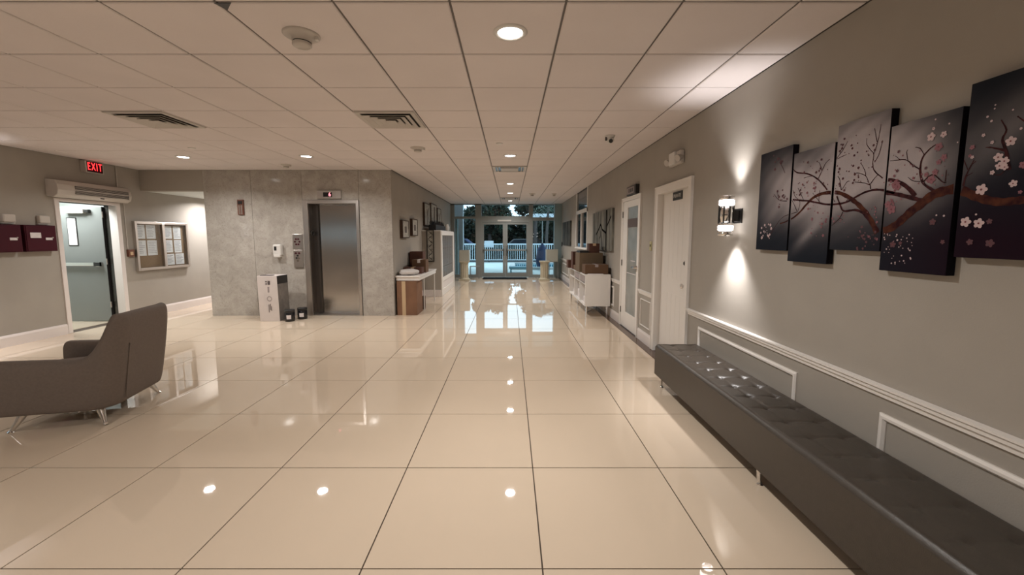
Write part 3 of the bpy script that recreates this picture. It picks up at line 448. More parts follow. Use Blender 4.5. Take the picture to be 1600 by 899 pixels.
# right wall with openings for both doors and the window
A0, A1 = 5.93, 6.80       # glazed door opening
B0, B1 = 4.33, 5.21       # panelled door opening
W0, W1 = 10.0, 11.72
rw = MB()
rw.box(RW, RW + T, BK, B0, 0, H).box(RW, RW + T, B1, A0, 0, H).box(RW, RW + T, A1, W0, 0, H).box(RW, RW + T, W1, GY + 0.1, 0, H)
rw.box(RW, RW + T, B0, B1, 2.02, H).box(RW, RW + T, A0, A1, 2.04, H).box(RW, RW + T, W0, W1, 0, 1.16)
structure(rw.build('wall_right', 'wall_paint', origin=(RW, 5, 0)), 'beige painted wall at the right with white mouldings')

# ---- baseboards
def baseboard(name, x0, x1, y0, y1, h=0.155, side='x'):
    t = 0.018; m_ = MB()
    if side == 'x+': m_.box(x0, x0 + t, y0, y1, 0, h - 0.03, 0).prism([(x0, y0, h - 0.03), (x0 + t, y0, h - 0.03), (x0 + t * 0.5, y0, h), (x0, y0, h)], (0, y1 - y0, 0))
    if side == 'x-': m_.box(x0 - t, x0, y0, y1, 0, h - 0.03, 0).prism([(x0, y0, h - 0.03), (x0 - t, y0, h - 0.03), (x0 - t * 0.5, y0, h), (x0, y0, h)], (0, y1 - y0, 0))
    if side == 'y-': m_.box(x0, x1, y0 - t, y0, 0, h - 0.03, 0).prism([(x0, y0, h - 0.03), (x0, y0 - t, h - 0.03), (x0, y0 - t * 0.5, h), (x0, y0, h)], (x1 - x0, 0, 0))
    return structure(m_.build(name, 'white_base', origin=((x0 + x1) / 2, (y0 + y1) / 2, 0)))
baseboard('baseboard_left', LW, LW, BK, DY0 - 0.07, side='x+')
baseboard('baseboard_left', LW, LW, DY1 + 0.07, SE, side='x+')
baseboard('baseboard_right', RW, RW, BK, B0 - 0.09, side='x-')
baseboard('baseboard_right', RW, RW, B1 + 0.09, A0 - 0.05, side='x-')
baseboard('baseboard_right', RW, RW, A1 + 0.05, GY - 0.05, side='x-')
baseboard('baseboard_hall', CL, CL, EW + 0.35, 10.08, side='x+')

# ---- right wall mouldings: chair rail + picture-frame panels
def chair_rail(y0, y1):
    m_ = MB()
    m_.prism([(RW, y0, .665), (RW - .012, y0, .665), (RW - .012, y0, .685), (RW - .022, y0, .69), (RW - .022, y0, .705), (RW - .03, y0, .712), (RW - .03, y0, .722), (RW, y0, .726)], (0, y1 - y0, 0))
    return structure(m_.build('trim_1', 'white_trim', origin=(RW, (y0 + y1) / 2, .7)), 'white chair rail moulding along the right wall')
chair_rail(BK, B0 - 0.09); chair_rail(B1 + 0.09, A0 - 0.05); chair_rail(A1 + 0.05, GY - 0.05)
def panel_frame(y0, y1, z0=0.22, z1=0.585, w=0.035):
    m_ = MB(); t = 0.016
    # mitred members with a stepped profile
    prof = [(0.0, 0.0), (0.0, t * 0.6), (w * 0.35, t), (w * 0.7, t), (w, t * 0.35), (w, 0.0)]
    rings = []
    for (o_, d) in prof:
        rings.append([(RW - d, y0 + o_, z0 + o_), (RW - d, y1 - o_, z0 + o_), (RW - d, y1 - o_, z1 - o_), (RW - d, y0 + o_, z1 - o_)])
    vs = [p for r in rings for p in r]; fs = []
    for k in range(len(prof) - 1):
        for i in range(4):
            n = (i + 1) % 4; fs.append((k * 4 + i, k * 4 + n, (k + 1) * 4 + n, (k + 1) * 4 + i))
    m_.add(vs, fs)
    return structure(m_.build('trim_2', 'white_trim', origin=(RW, (y0 + y1) / 2, .4)), 'white picture-frame moulding on the lower right wall')
for y0, y1 in [(2.585, 3.99), (0.58, 1.985), (-1.42, -0.02), (-3.4, -2.02), (7.3, 8.9), (9.2, 10.8), (11.1, 12.7), (13.0, 14.6)]: panel_frame(y0, y1)
panel_frame(5.37, 5.79, 0.22, 0.60, 0.014)

# ================================================================== DOORS AND WINDOWS
# ---- elevator (door_1)
el = structure(MB().box(EX0 - 0.095, EX0, EW - 0.02, EW + 0.02, 0, EZ + 0.055, 0.003).box(EX1, EX1 + 0.055, EW - 0.02, EW + 0.02, 0, EZ + 0.055, 0.003)
      .box(EX0, EX1, EW - 0.02, EW + 0.02, EZ, EZ + 0.055, 0.003).build('door_1', 'steel_frame', origin=(-3.26, EW, 0)), 'stainless steel elevator doorway')
MB().box(EX0 - 0.008, EX0, EW + 0.02, EW + 0.26, 0, EZ).box(EX1, EX1 + 0.008, EW + 0.02, EW + 0.26, 0, EZ).box(EX0, EX1, EW + 0.02, EW + 0.26, EZ - 0.008, EZ).build('door_jamb', 'steel', el)
MB().box(EX0, EX0 + 0.10, EW + 0.17, EW + 0.20, 0.012, EZ - 0.01, 0.003).build('door_panel', 'steel_dark', el)['label'] = 'narrow dark leading panel'
MB().box(EX0 + 0.09, EX1, EW + 0.21, EW + 0.24, 0.012, EZ - 0.01, 0.003).build('door_panel', 'steel', el)['label'] = 'wide brushed steel panel'
MB().box(EX0, EX1, EW + 0.0, EW + 0.27, -0.001, 0.012).build('sill', 'steel_frame', el)
MB().lathe((EX0 + 0.012, EW + 0.10, 1.545), [(0.055, 0), (0.055, 0.012), (0.040, 0.012), (0.040, 0.0)], axis='X').build('floor_number_ring', 'black', el)
MB().box(EX0 - 0.3, EX1 + 0.3, EW + 0.34, EW + 0.36, 0, H).build('shaft_back', 'black', el)

# ---- vestibule door (door_2) at the left
vd = structure(MB().box(LW - 0.10, LW + 0.018, DY0 - 0.065, DY0, 0, DZ + 0.05, 0.004).box(LW - 0.12, LW + 0.018, DY1 - 0.012, DY1 + 0.06, 0, DZ + 0.05, 0.004)
      .box(LW - 0.21, LW + 0.018, DY0, DY1, DZ, DZ + 0.05, 0.004).build('door_2', 'white_base', origin=(LW, 6.7, 0)), 'pale metal frame of the open service door')
lx1, lx0, ly = LW - 0.21, LW - 1.09, 7.055
leaf = MB().box(lx0, lx1, ly, ly + 0.045, 0.012, 1.985, 0.003).build('door_leaf', 'door_grey', vd)
MB().box(lx0 + 0.27, lx0 + 0.44, ly - 0.006, ly, 1.32, 1.80, 0.002).build('vision_frame', 'black', leaf)
MB().box(lx0 + 0.285, lx0 + 0.425, ly - 0.010, ly - 0.005, 1.335, 1.785).build('vision_glass', 'paper', leaf)
MB().box(lx0 + 0.05, lx1 - 0.10, ly - 0.05, ly - 0.02, 0.975, 1.035, 0.006).box(lx0 + 0.03, lx0 + 0.09, ly - 0.055, ly, 0.965, 1.045, 0.004).box(lx1 - 0.14, lx1 - 0.07, ly - 0.055, ly, 0.965, 1.045, 0.004).build('push_bar', 'chrome', leaf)
MB().box(lx1 - 0.17, lx1 - 0.07, ly - 0.058, ly - 0.02, 0.972, 1.038).build('bar_end', 'black', leaf)
MB().box(lx0 + 0.30, lx0 + 0.62, ly - 0.06, ly, 1.87, 1.945, 0.006).build('door_closer', 'white_plastic', leaf)
MB().box(lx0 + 0.62, lx0 + 0.70, ly - 0.05, ly, 1.88, 1.935, 0.006).build('closer_arm', 'black', leaf)
MB().box(lx1 - 0.004, lx1 + 0.004, ly + 0.002, ly + 0.043, 0.02, 1.975).build('leaf_edge', 'black', leaf)
for z in (0.25, 1.0, 1.8):
    MB().cyl((lx1 + 0.012, ly - 0.004, z), (lx1 + 0.012, ly - 0.004, z + 0.1), 0.009).build('hinge', 'steel_frame', vd)
# vestibule shell
VX = LW - 2.1
v_ = MB().box(VX - 0.1, VX, 4.9, 9.0, 0, 2.5).box(VX, LW - T, 4.8, 4.9, 0, 2.5).box(VX, LW - T, 7.60, 7.70, 0, 2.5)
structure(v_.build('wall_vestibule', 'vestibule', origin=(VX, 6.5, 0)), 'pale vestibule walls beyond the service door')
structure(MB().box(VX, LW - T, 4.9, 7.6, 2.42, 2.5).build('ceiling', 'vestibule', origin=(-7.8, 6.2, 2.42)), 'vestibule ceiling')
structure(MB().box(VX, LW - 0.2, 4.9, 7.6, -0.05, 0.0).build('floor', 'floor_tile', origin=(-7.8, 6.2, 0)), 'vestibule floor')
MB().box(LW - 0.205, LW - 0.13, DY1 - 0.006, DY1, 0.0, DZ).build('seal_strip', 'steel_dark', vd)
area_light('vestibule_lamp', (LW - 0.75, 6.60, 2.40), 0.6, 62, (0.94, 1.0, 0.98), shape='SQUARE')

# ---- glazed door (door_3) and panelled door (door_4) on the right wall
def casing(name, y0, y1, z1, w, label):
    m_ = MB(); x = RW - 0.022
    m_.box(x, RW + 0.022, y0 - w, y0 + 0.005, 0, z1 + w, 0.004).box(x, RW + 0.022, y1 - 0.005, y1 + w, 0, z1 + w, 0.004).box(x + .0005, RW + 0.022, y0, y1, z1 - 0.005, z1 + w, 0.004)
    m_.box(x - 0.008, RW + 0.01, y0 - w - 0.002, y0 - w + 0.014, 0, z1 + w, 0.002).box(x - 0.008, RW + 0.01, y1 + w - 0.014, y1 + w + 0.002, 0, z1 + w, 0.002).box(x - 0.009, RW + 0.01, y0 - w - 0.003, y1 + w + 0.003, z1 + w - 0.014, z1 + w + 0.003, 0.002)
    m_.box(RW + 0.02, RW + T, y0 - 0.015, y0 + 0.004, 0, z1).box(RW + 0.02, RW + T, y1 - 0.004, y1 + 0.015, 0, z1).box(RW + 0.02, RW + T, y0, y1, z1 - 0.004, z1 + 0.012)
    return structure(m_.build(name, 'white_trim', origin=(RW, (y0 + y1) / 2, 0)), label)
d3 = casing('door_3', A0, A1, 2.04, 0.05, 'white door with a tall frosted glass pane')
x = RW - 0.012
dl = MB().box(x, x + 0.04, A0 + 0.006, A0 + 0.10, 0.012, 2.03, 0.003).box(x, x + 0.04, A1 - 0.25, A1 - 0.006, 0.012, 2.03, 0.003).box(x, x + 0.04, A0 + 0.10, A1 - 0.25, 0.012, 0.265, 0.003).box(x, x + 0.04, A0 + 0.10, A1 - 0.25, 1.93, 2.03, 0.003)
dl = dl.build('door_leaf', 'white_trim', d3)
MB().box(x + 0.012, x + 0.022, A0 + 0.095, A1 - 0.245, 0.26, 1.935).build('frosted_pane', 'frosted', dl)
MB().box(x + 0.006, x + 0.0125, A0 + 0.14, A1 - 0.24, 1.62, 1.75).build('etched_band', 'print_dark', dl)['label'] = 'darker band across the frosted pane'
MB().box(x + 0.009, x + 0.0125, A0 + 0.15, A1 - 0.26, 0.90, 0.91).box(x + 0.009, x + 0.0125, A0 + 0.20, A0 + 0.42, 1.10, 1.108).build('etched_line', 'paper', dl)
MB().cyl((x, A0 + 0.07, 1.02), (x - 0.05, A0 + 0.07, 1.02), 0.028, 0.012).box(x - 0.055, x - 0.035, A0 + 0.06, A0 + 0.18, 1.01, 1.03, 0.004).build('door_handle', 'chrome', dl)
for z in (0.22, 1.0, 1.78):
    MB().cyl((x - 0.004, A1 - 0.004, z), (x - 0.004, A1 - 0.004, z + 0.10), 0.010).build('hinge', 'steel_dark', d3)

d4 = casing('door_4', B0, B1, 2.0, 0.085, 'white panelled door with knob and deadbolt')
x = RW + 0.05
dl = MB().box(x, x + 0.04, B0 + 0.004, B1 - 0.004, 0.01, 1.995, 0.003).build('door_leaf', 'white_trim', d4)
for (z0, z1) in ((0.20, 0.80), (0.98, 1.86)):
    w = (B1 - B0 - 0.24) ; n = 5; y = B0 + 0.12
    for i in range(n):
        MB().box(x - 0.0015, x, y + w * i / n + 0.002, y + w * (i + 1) / n - 0.002, z0, z1).build('door_plank', 'white_trim', dl)
MB().lathe((x, B0 + 0.12, 0.93), [(0.0, -0.06), (0.026, -0.055), (0.03, -0.04), (0.012, -0.025), (0.012, -0.012), (0.034, -0.008), (0.034, 0)], axis='X', n=16).build('door_knob', 'chrome', dl)
MB().lathe((x, B0 + 0.12, 1.18), [(0.0, -0.022), (0.028, -0.02), (0.030, 0.0)], axis='X', n=16).box(x - 0.035, x - 0.02, B0 + 0.114, B0 + 0.126, 1.165, 1.195).build('deadbolt', 'steel_dark', dl)
pl = MB().box(x - 0.008, x, 4.63, 4.89, 1.89, 1.985, 0.001).build('name_plate', 'black', d4)
text('PRIVATE', 0.055, (x - 0.010, 4.76, 1.937), (0, -1, 0), (0, 0, 1), 'white_plastic', 'lettering', pl, 0.001)

# ---- unseen high window added for elevator door reflections and fill (added_window)
w3 = structure(MB().box(LW - .1, LW + .01, -2.2, -2.14, 1.35, 1.86).box(LW - .1, LW + .01, .84, .9, 1.35, 1.86).box(LW - .1, LW + .01, -2.14, .84, 1.35, 1.41).box(LW - .1, LW + .01, -2.14, .84, 1.80, 1.86).box(LW - .1, LW + .01, -.68, -.62, 1.41, 1.80).build('added_window', 'white_trim', origin=(LW, -.65, 1.35)), 'added unseen window, white framed, high in the left wall')
MB().box(LW - .05, LW - .044, -2.14, .84, 1.41, 1.80).build('pane', 'glass', w3)
# ---- hall window (window_1)
win = MB(); fx0, fx1 = RW - 0.01, RW + 0.06
win.box(fx0, fx1, W0, W0 + 0.07, 1.16, H).box(fx0, fx1, W1 - 0.07, W1, 1.16, H).box(fx0 + .001, fx1, W0 + .07, W1 - .07, 1.165, 1.21).box(fx0, fx1, W0, W1, 2.10, 2.19)
wn1 = structure(win.build('window_1', 'white_trim', origin=(RW, 10.86, 1.16)), 'white framed interior window with transom above')
MB().box(fx0 - 0.004, fx1, 10.82, 10.90, 1.21, 2.10).build('mullion', 'white_trim', wn1)
for y0, y1, z0, z1 in [(W0 + 0.07, 10.82, 1.21, 2.10), (10.90, W1 - 0.07, 1.21, 2.10), (W0 + 0.07, W1 - 0.07, 2.19, H)]:
    MB().box(RW + 0.02, RW + 0.03, y0, y1, z0, z1).build('pane', 'window_dark', wn1)
MB().box(RW - 0.035, RW + 0.19, W0 + .003, W1 - .003, 1.161, 1.185, .003).box(RW + 0.15, RW + 0.19, W0 + .003, W1 - .003, 1.186, H - .01).build('sill', 'white_trim', wn1)

# ---- glass front (window_2) with the double entrance doors (door_5, door_6)
gf = MB(); y0, y1 = GY, GY + 0.12
gf.box(-1.27, -1.05, y0, y1, 0, H).box(0.68, 0.83, y0, y1, 0, H).box(CL, -2.03, y0, y1, 0, H)
gf.box(-2.03, -1.27, y0 + .02, y1, 2.15, 2.23).box(-1.05, 0.68, y0, y1, 2.02, 2.24).box(0.83, 1.60, y0 + .02, y1, 2.08, 2.20)
gf.box(-2.03, -1.27, y0, y1, 0, 0.10).box(0.83, 1.60, y0, y1, 0, 0.10).box(CL, RW, y0, y1, H - 0.03, H)
gfo = structure(gf.build('window_2', 'alu_frame', origin=(-0.2, GY, 0)), 'grey aluminium glass front at the end of the hall')
MB().box(1.60, RW, y0 - 0.15, y1, 0, H).build('end_post', 'alu_teal', gfo)['label'] = 'blue-grey end post at the right'
for a, b_, c, d in [(-2.03, -1.27, 0.10, 2.15), (-2.03, -1.27, 2.23, H - 0.03), (-1.05, 0.68, 2.24, H - 0.03), (0.83, 1.60, 0.10, 2.08), (0.83, 1.60, 2.20, H - 0.03)]:
    MB().box(a, b_, GY + 0.05, GY + 0.058, c, d).build('pane', 'glass', gfo)
MB().box(-0.46, 0.04, GY - 0.02, GY, 2.05, 2.11, 0.004).build('sign_strip', 'white_plastic', gfo)['label'] = 'white strip above the entrance doors'
def leaf_door(name, a, b_, hx, label, hinge_side):
    m_ = MB(); y0, y1 = GY + 0.03, GY + 0.08
    m_.box(a, a + 0.085, y0, y1, 0.01, 2.015).box(b_ - 0.085, b_, y0, y1, 0.01, 2.015).box(a + 0.085, b_ - 0.085, y0, y1, 1.94, 2.015).box(a + 0.085, b_ - 0.085, y0, y1, 0.01, 0.165)
    o = structure(m_.build(name, 'alu_frame', origin=((a + b_) / 2, GY, 0)), label)
    MB().box(a + 0.085, b_ - 0.085, GY + 0.05, GY + 0.058, 0.165, 1.94).build('pane', 'glass', o)
    MB().box(a + 0.06, b_ - 0.06, GY - 0.03, GY + 0.0, 0.98, 1.03, 0.005).box(a + 0.06, a + 0.10, GY - 0.03, y0, 0.97, 1.04).box(b_ - 0.10, b_ - 0.06, GY - 0.03, y0, 0.97, 1.04).build('push_bar', 'alu_frame', o)
    MB().tube([(hx, y0, 0.80), (hx, GY - 0.045, 0.82), (hx, GY - 0.045, 1.13), (hx, y0, 1.15)], 0.011).build('pull_handle', 'steel_dark', o)
    return o
leaf_door('door_5', -1.05, -0.187, -0.235, 'left leaf of the glass entrance doors', 0)
leaf_door('door_6', -0.183, 0.68, -0.135, 'right leaf of the glass entrance doors', 1)

# ================================================================== CEILING FIXTURES
dl_spots = [(0.0, 2.585, 'bright round downlight nearest the camera over the hall axis'),
            (0.0, 6.27, 'downlight on the hall axis just before the square vent'),
            (0.0, 9.46, 'downlight on the hall axis just beyond the square vent'),
            (0.0, 11.40, 'fourth downlight along the hall axis before the far vent'),
            (0.0, 13.84, 'last downlight beside the glass entrance front'),
            (-4.96, 6.37, 'downlight in the lobby ceiling nearest the exit sign'),
            (-3.07, 6.32, 'downlight in the lobby ceiling in front of the elevator')]
def downlight(x, y, z=H):
    t = thing('downlight', '', 'ceiling light', (x, y, z), 'recessed downlights')
    MB().lathe((x, y, z), [(0.072, -0.002), (0.078, -0.010), (0.098, -0.008), (0.104, -0.001), (0.104, 0.0)], n=32).build('trim_ring', 'white_plastic', t)
    MB().lathe((x, y, z), [(0.0, -0.003), (0.074, -0.003)], n=32).build('lamp_lens', 'lens', t)
    return t
proto = downlight(0.0, 2.585); proto['label'] = dl_spots[0][2]
for (x, y, lb) in dl_spots[1:]:
    c = copy_tree(proto); c.location = (x, y, H); c['label'] = lb
for (x, y, lb) in [(0.0, -1.2, 'added fill downlight behind the viewer'), (-3.07, -0.6, 'added left fill downlight behind the viewer'), (-4.96, -0.6, 'added far left fill downlight behind the viewer')]:  # unseen downlights added behind the viewer as fill light
    c = copy_tree(proto); c.location = (x, y, H); c['label'] = lb
for (x, y, p) in [(0.0, 2.585, 1), (0, 6.27, 1), (0, 9.46, 1), (0, 11.4, 1), (0, 13.84, .9), (-4.96, 6.37, .9), (-3.07, 6.32, .9), (0.0, -1.2, 1), (-3.07, -0.6, 1), (-4.96, -0.6, 1)]:  # list ends with the beams of the added fill downlights
    area_light('downlight_beam', (x, y, H - 0.014), 0.14, DOWNLIGHT_W * p, WARM, spread=150)
area_light('corridor_downlight_beam', (-6.2, 10.45, SH - 0.02), 0.12, 30, COOL, spread=165)  # beam of the added fill downlight deeper in the corridor
area_light('corridor_downlight_beam', (-6.25, 9.0, SH - 0.02), 0.12, 40, COOL, spread=160)
t = thing('downlight', 'downlight in the low ceiling of the side corridor', 'ceiling light', (-6.25, 9.0, SH), 'recessed downlights')
MB().lathe((-6.25, 9.0, SH), [(0.06, -0.002), (0.066, -0.010), (0.085, -0.006), (0.09, 0.0)], n=32).build('trim_ring', 'white_plastic', t)
MB().lathe((-6.25, 9.0, SH), [(0.0, -0.003), (0.062, -0.003)], n=32).build('lamp_lens', 'lens', t)

c2_ = copy_tree(t); c2_.location = (-6.2, 10.45, SH); c2_['label'] = 'added unseen fill downlight deeper in the side corridor'  # unseen lamp added to brighten the wall around the notice board
MB().prism([(CX0 - 2 * CT - 0.015, CY0 + 0.004, H - 0.001), (CX0 - 2 * CT + 0.075, CY0 + 0.004, H - 0.001), (CX0 - 2 * CT + 0.012, CY0 + 0.07, H - 0.001)], (0, 0, 0.003)).build('chipped_corner', 'black', ce)
def diffuser(kx, jy, label, w=CT, d=CT):
    x0 = CX0 + CT * kx + 0.01; y0 = CY0 + CT * jy + 0.01; x1 = x0 + CT - 0.02; y1 = y0 + CT - 0.02
    cx, cy = (x0 + x1) / 2, (y0 + y1) / 2
    t = thing('ceiling_vent', label, 'vent', (cx, cy, H), 'square ceiling air diffusers')
    h = (x1 - x0) / 2
    MB().box(x0 + 0.03, x1 - 0.03, y0 + 0.03, y1 - 0.03, H - 0.004, H - 0.002).build('backing', 'dark_slot', t)
    m_ = MB(); o1, o2 = h, h - 0.045
    def ring(mb, ra, za, rb, zb):
        vs = [(cx + sx * r, cy + sy * r, z) for r, z in ((ra, za), (rb, zb)) for sx, sy in ((-1, -1), (1, -1), (1, 1), (-1, 1))]
        mb.add(vs, [(i, (i + 1) % 4, 4 + (i + 1) % 4, 4 + i) for i in range(4)])
    ring(m_, h, H - 0.001, h - 0.005, H - 0.012); ring(m_, h - 0.005, H - 0.012, h - 0.045, H - 0.012); ring(m_, h - 0.045, H - 0.012, h - 0.045, H - 0.003)
    m_.build('frame', 'vent_white', t)
    for i, r in enumerate((h - 0.075, h - 0.135, h - 0.195)):
        m2 = MB(); ring(m2, r + 0.014, H - 0.024, r - 0.040, H - 0.006); ring(m2, r + 0.014, H - 0.026, r - 0.040, H - 0.008); ring(m2, r + 0.0145, H - 0.027, r + 0.0145, H - 0.0205)
        m2.build('louver_ring', 'vent_white', t)
    MB().box(cx - 0.05, cx + 0.05, cy - 0.05, cy + 0.05, H - 0.026, H - 0.02).build('centre_plate', 'vent_white', t)
    return t
diffuser(-2, 3, 'square air diffuser in the ceiling above the hall corner, nearest the middle')
diffuser(-6, 3, 'square air diffuser in the left part of the ceiling')
def grille(x0, x1, y0, y1, label):
    t = thing('ceiling_grille', label, 'vent', ((x0 + x1) / 2, (y0 + y1) / 2, H), 'rectangular ceiling grilles over the hall')
    MB().box(x0, x1, y0, y1, H - 0.005, H - 0.003).build('backing', 'steel_dark', t)
    MB().box(x0, x1, y0, y0 + .05, H - .014, H - .001).box(x0, x1, y1 - .05, y1, H - .014, H - .001).box(x0, x0 + .05, y0 + .05, y1 - .05, H - .014, H - .001).box(x1 - .05, x1, y0 + .05, y1 - .05, H - .014, H - .001).build('frame', 'vent_white', t)
    MB().box(x0 + .14, x1 - .14, y0 + .13, y1 - .13, H - .02, H - .006).box(x0 + .075, x0 + .095, y0 + .06, y1 - .06, H - .02, H - .006).box(x1 - .095, x1 - .075, y0 + .06, y1 - .06, H - .02, H - .006).build('slat', 'vent_white', t)
grille(-0.306, 0.284, 7.17, 7.75, 'square grille in the ceiling between the first hall downlights')
grille(-0.306, 0.284, 12.65, 13.24, 'far square grille in the ceiling near the glass front')

def detector(x, y, r, h, label, z=H):
    t = thing('smoke_detector', label, 'smoke detector', (x, y, z), 'ceiling smoke detectors')
    MB().lathe((x, y, z), [(r, 0), (r, -0.006), (r * 0.92, -0.012), (r * 0.55, -0.02), (r * 0.52, -0.02 - h * 0.5)], n=32).build('base', 'offwhite_plastic', t)
    MB().lathe((x, y, z), [(r * 0.46, -0.02 - h * 0.4), (r * 0.46, -0.02 - h * 0.62)], n=32).build('sensing_gap', 'dark_slot', t)
    MB().lathe((x, y, z), [(r * 0.52, -0.02 - h * 0.6), (r * 0.53, -0.02 - h * 0.85), (r * 0.44, -0.02 - h), (0, -0.02 - h)], n=32).build('cap', 'offwhite_plastic', t)
    MB().box(x + r * 0.75, x + r * 0.95, y - 0.005, y + 0.02, z - 0.03, z - 0.012, 0.002).build('indicator', 'white_plastic', t)
detector(-1.262, 2.615, 0.105, 0.05, 'large round smoke detector in the ceiling nearest the viewer')
detector(-1.262, 5.75, 0.10, 0.035, 'smoke detector in the ceiling beyond the middle air diffuser')
detector(-3.77, 7.05, 0.08, 0.035, 'smoke detector in the ceiling close to the marble wall')
detector(0.61, 11.6, 0.09, 0.05, 'left of the two far detectors at the end of the hall')
detector(1.22, 11.6, 0.07, 0.05, 'right of the two far detectors at the end of the hall')
for x, y, lb in [(-0.14, 5.48, 'small white sprinkler cap before the first hall downlight'), (-4.35, 5.75, 'small white sprinkler cap left in the lobby ceiling')]:
    tag(MB().lathe((x, y, H), [(0.045, 0), (0.045, -0.006), (0.03, -0.010), (0, -0.010)], n=20).build('sprinkler_cap', 'white_plastic', origin=(x, y, H)), lb, 'sprinkler', 'sprinkler caps')

# dome camera on the ceiling
cx_, cy_ = 1.20, 5.08
t = thing('security_camera', 'small white turret camera with dark lens on the ceiling at the right', 'camera', (cx_, cy_, H))
MB().lathe((cx_, cy_, H), [(0.06, 0), (0.06, -0.02), (0.045, -0.032), (0, -0.032)], n=24).build('base', 'white_plastic', t)
ctr = Vector((cx_ + .005, cy_ - 0.015, H - 0.055)); dr = Vector((-0.12, -0.9, -0.42)).normalized()
m_ = MB(); bm = bmesh.new(); bmesh.ops.create_uvsphere(bm, u_segments=20, v_segments=12, radius=0.042); bm.verts.index_update()
m_.add([ctr + v.co for v in bm.verts], [tuple(v.index for v in f.verts) for f in bm.faces], True); bm.free()
m_.build('ball', 'white_plastic', t)
MB().cyl(ctr + dr * 0.03, ctr + dr * 0.046, 0.024, n=20).build('lens', 'black_gloss', t)
MB().box(cx_ - 0.06, cx_ - 0.035, cy_ - 0.03, cy_, H - 0.06, H - 0.02, .004).build('cable_clip', 'steel_dark', t)

# emergency light on the right wall
t = thing('emergency_light', 'white emergency light unit high on the right wall above the panelled door', 'emergency light', (RW, 4.66, 2.33))
MB().box(RW - 0.05, RW, 4.50, 4.82, 2.26, 2.40, 0.012).build('housing', 'offwhite_plastic', t)
MB().box(RW - 0.075, RW - 0.045, 4.60, 4.76, 2.265, 2.40, 0.008).build('cover', 'white_plastic', t)
for y in (4.53, 4.84):
    MB().cyl((RW - 0.02, y, 2.33), (RW - 0.075, y - 0.02, 2.31), 0.032, 0.038, n=18).build('lamp_head', 'offwhite_plastic', t)

# black sign box above the glazed door
t = thing('sign_box', 'black framed sign box above the frosted glass door', 'sign', (RW, 6.26, 2.15))
MB().box(RW - 0.055, RW, 6.03, 6.49, 2.10, 2.235, 0.003).build('box', 'black', t)
MB().box(RW - 0.058, RW - 0.054, 6.11, 6.47, 2.12, 2.215).build('face', 'print_grey', t)
for ya, yb in ((6.15, 6.20), (6.23, 6.30), (6.33, 6.37)):
    MB().box(RW - 0.060, RW - 0.0575, ya, yb, 2.14, 2.195).build('dark_block', 'black', t)

# light switch
t = thing('light_switch', 'small brass light switch plate between the two white doors', 'switch', (RW, 5.46, 1.35))
MB().box(RW - 0.008, RW, 5.42, 5.50, 1.29, 1.41, 0.003).build('plate', 'wall_switch', t)
MB().box(RW - 0.014, RW - 0.007, 5.45, 5.47, 1.34, 1.37, 0.002).build('toggle', 'black', t)

# ================================================================== WALL SCONCES
def sconce(sx, sy, wx, label):
    # sx,sy axis; wx wall plane
    t = thing('wall_sconce', label, 'wall light', (sx, sy, 1.635), 'chrome up-and-down wall sconces'); d = 1 if wx > sx else -1
    MB().box(wx - d * 0.0, wx - d * 0.012, sy - 0.055, sy + 0.055, 1.575, 1.695, 0.003).box(sx + d * 0.045, wx, sy - 0.035, sy + 0.035, 1.59, 1.68, 0.003).build('wall_bracket', 'black', t)
    MB().lathe((sx, sy, 0), [(0.050, 1.585), (0.054, 1.585), (0.054, 1.705), (0.050, 1.705)], n=32).build('chrome_tube', 'chrome', t)
    for i in range(8):
        a = i * math.pi / 4
        MB().cyl((sx + math.cos(a) * 0.056, sy + math.sin(a) * 0.056, 1.575), (sx + math.cos(a) * 0.056, sy + math.sin(a) * 0.056, 1.715), 0.006, n=8).build('rod', 'black', t)
    for z in (1.515, 1.72):
        MB().lathe((sx, sy, z), [(0.046, 0), (0.056, 0.003), (0.058, 0.016), (0.055, 0.021), (0.058, 0.026), (0.058, 0.040), (0.046, 0.044)], n=32).build('glass_ring', 'sconce_glass', t)
    for z in (1.475, 1.764):
        MB().lathe((sx, sy, z), [(0.048, 0), (0.057, 0), (0.057, 0.034), (0.048, 0.034), (0.048, 0)], n=32).build('end_collar', 'chrome', t)
    return t
SCX, SCY = 1.765, 3.385
sconce(SCX, SCY, RW, 'chrome cylinder sconce glowing up and down beside the canvases')
sconce(LW + 0.105, 4.8, LW, 'chrome cylinder sconce on the left wall near the armchair')
for (sx, sy) in ((SCX, SCY), (LW + 0.105, 4.8), (SCX, -1.2)):  # last position belongs to the added sconce behind the viewer
    for z, rx in ((1.80, R(180)), (1.47, 0)):
        spot_light('sconce_beam', (sx, sy, z), (34 if sx < 0 else 32) if z > 1.6 else 75, COOL, (rx, 0, 0), 88, 1.0, 0.035)
sconce(SCX, -1.2, RW, 'added fill sconce, unseen on the right wall behind the viewer')  # unseen sconce added behind the viewer for fill light

# ================================================================== FIVE-PIECE BLOSSOM CANVASES
CAN = [(2.72, 3.06, 1.372, 2.060, 'first and farthest'), (2.37, 2.705, 1.306, 1.995, 'second'), (2.035, 2.355, 1.391, 2.077, 'third, middle'), (1.715, 2.028, 1.299, 1.988, 'fourth'), (1.36, 1.693, 1.379, 2.064, 'fifth and nearest')]
CAN_LB = ['blossom canvas with thin twigs on pale grey, nearest the chrome sconce', 'low-hung blossom canvas with an arching branch, second from the sconce',
          'high-hung blossom canvas with bare twigs and curving bough, middle of the five', 'low-hung blossom canvas with golden brown fork of the trunk',
          'dark maroon blossom canvas with large white flowers, cut by the frame edge']
def glow(y, z, cy, cz, sy, sz, a=0.0):
    dy, dz = y - cy, z - cz
    u = dy * math.cos(a) + dz * math.sin(a); v = -dy * math.sin(a) + dz * math.cos(a)
    return math.exp(-(u / sy) ** 2 - (v / sz) ** 2)
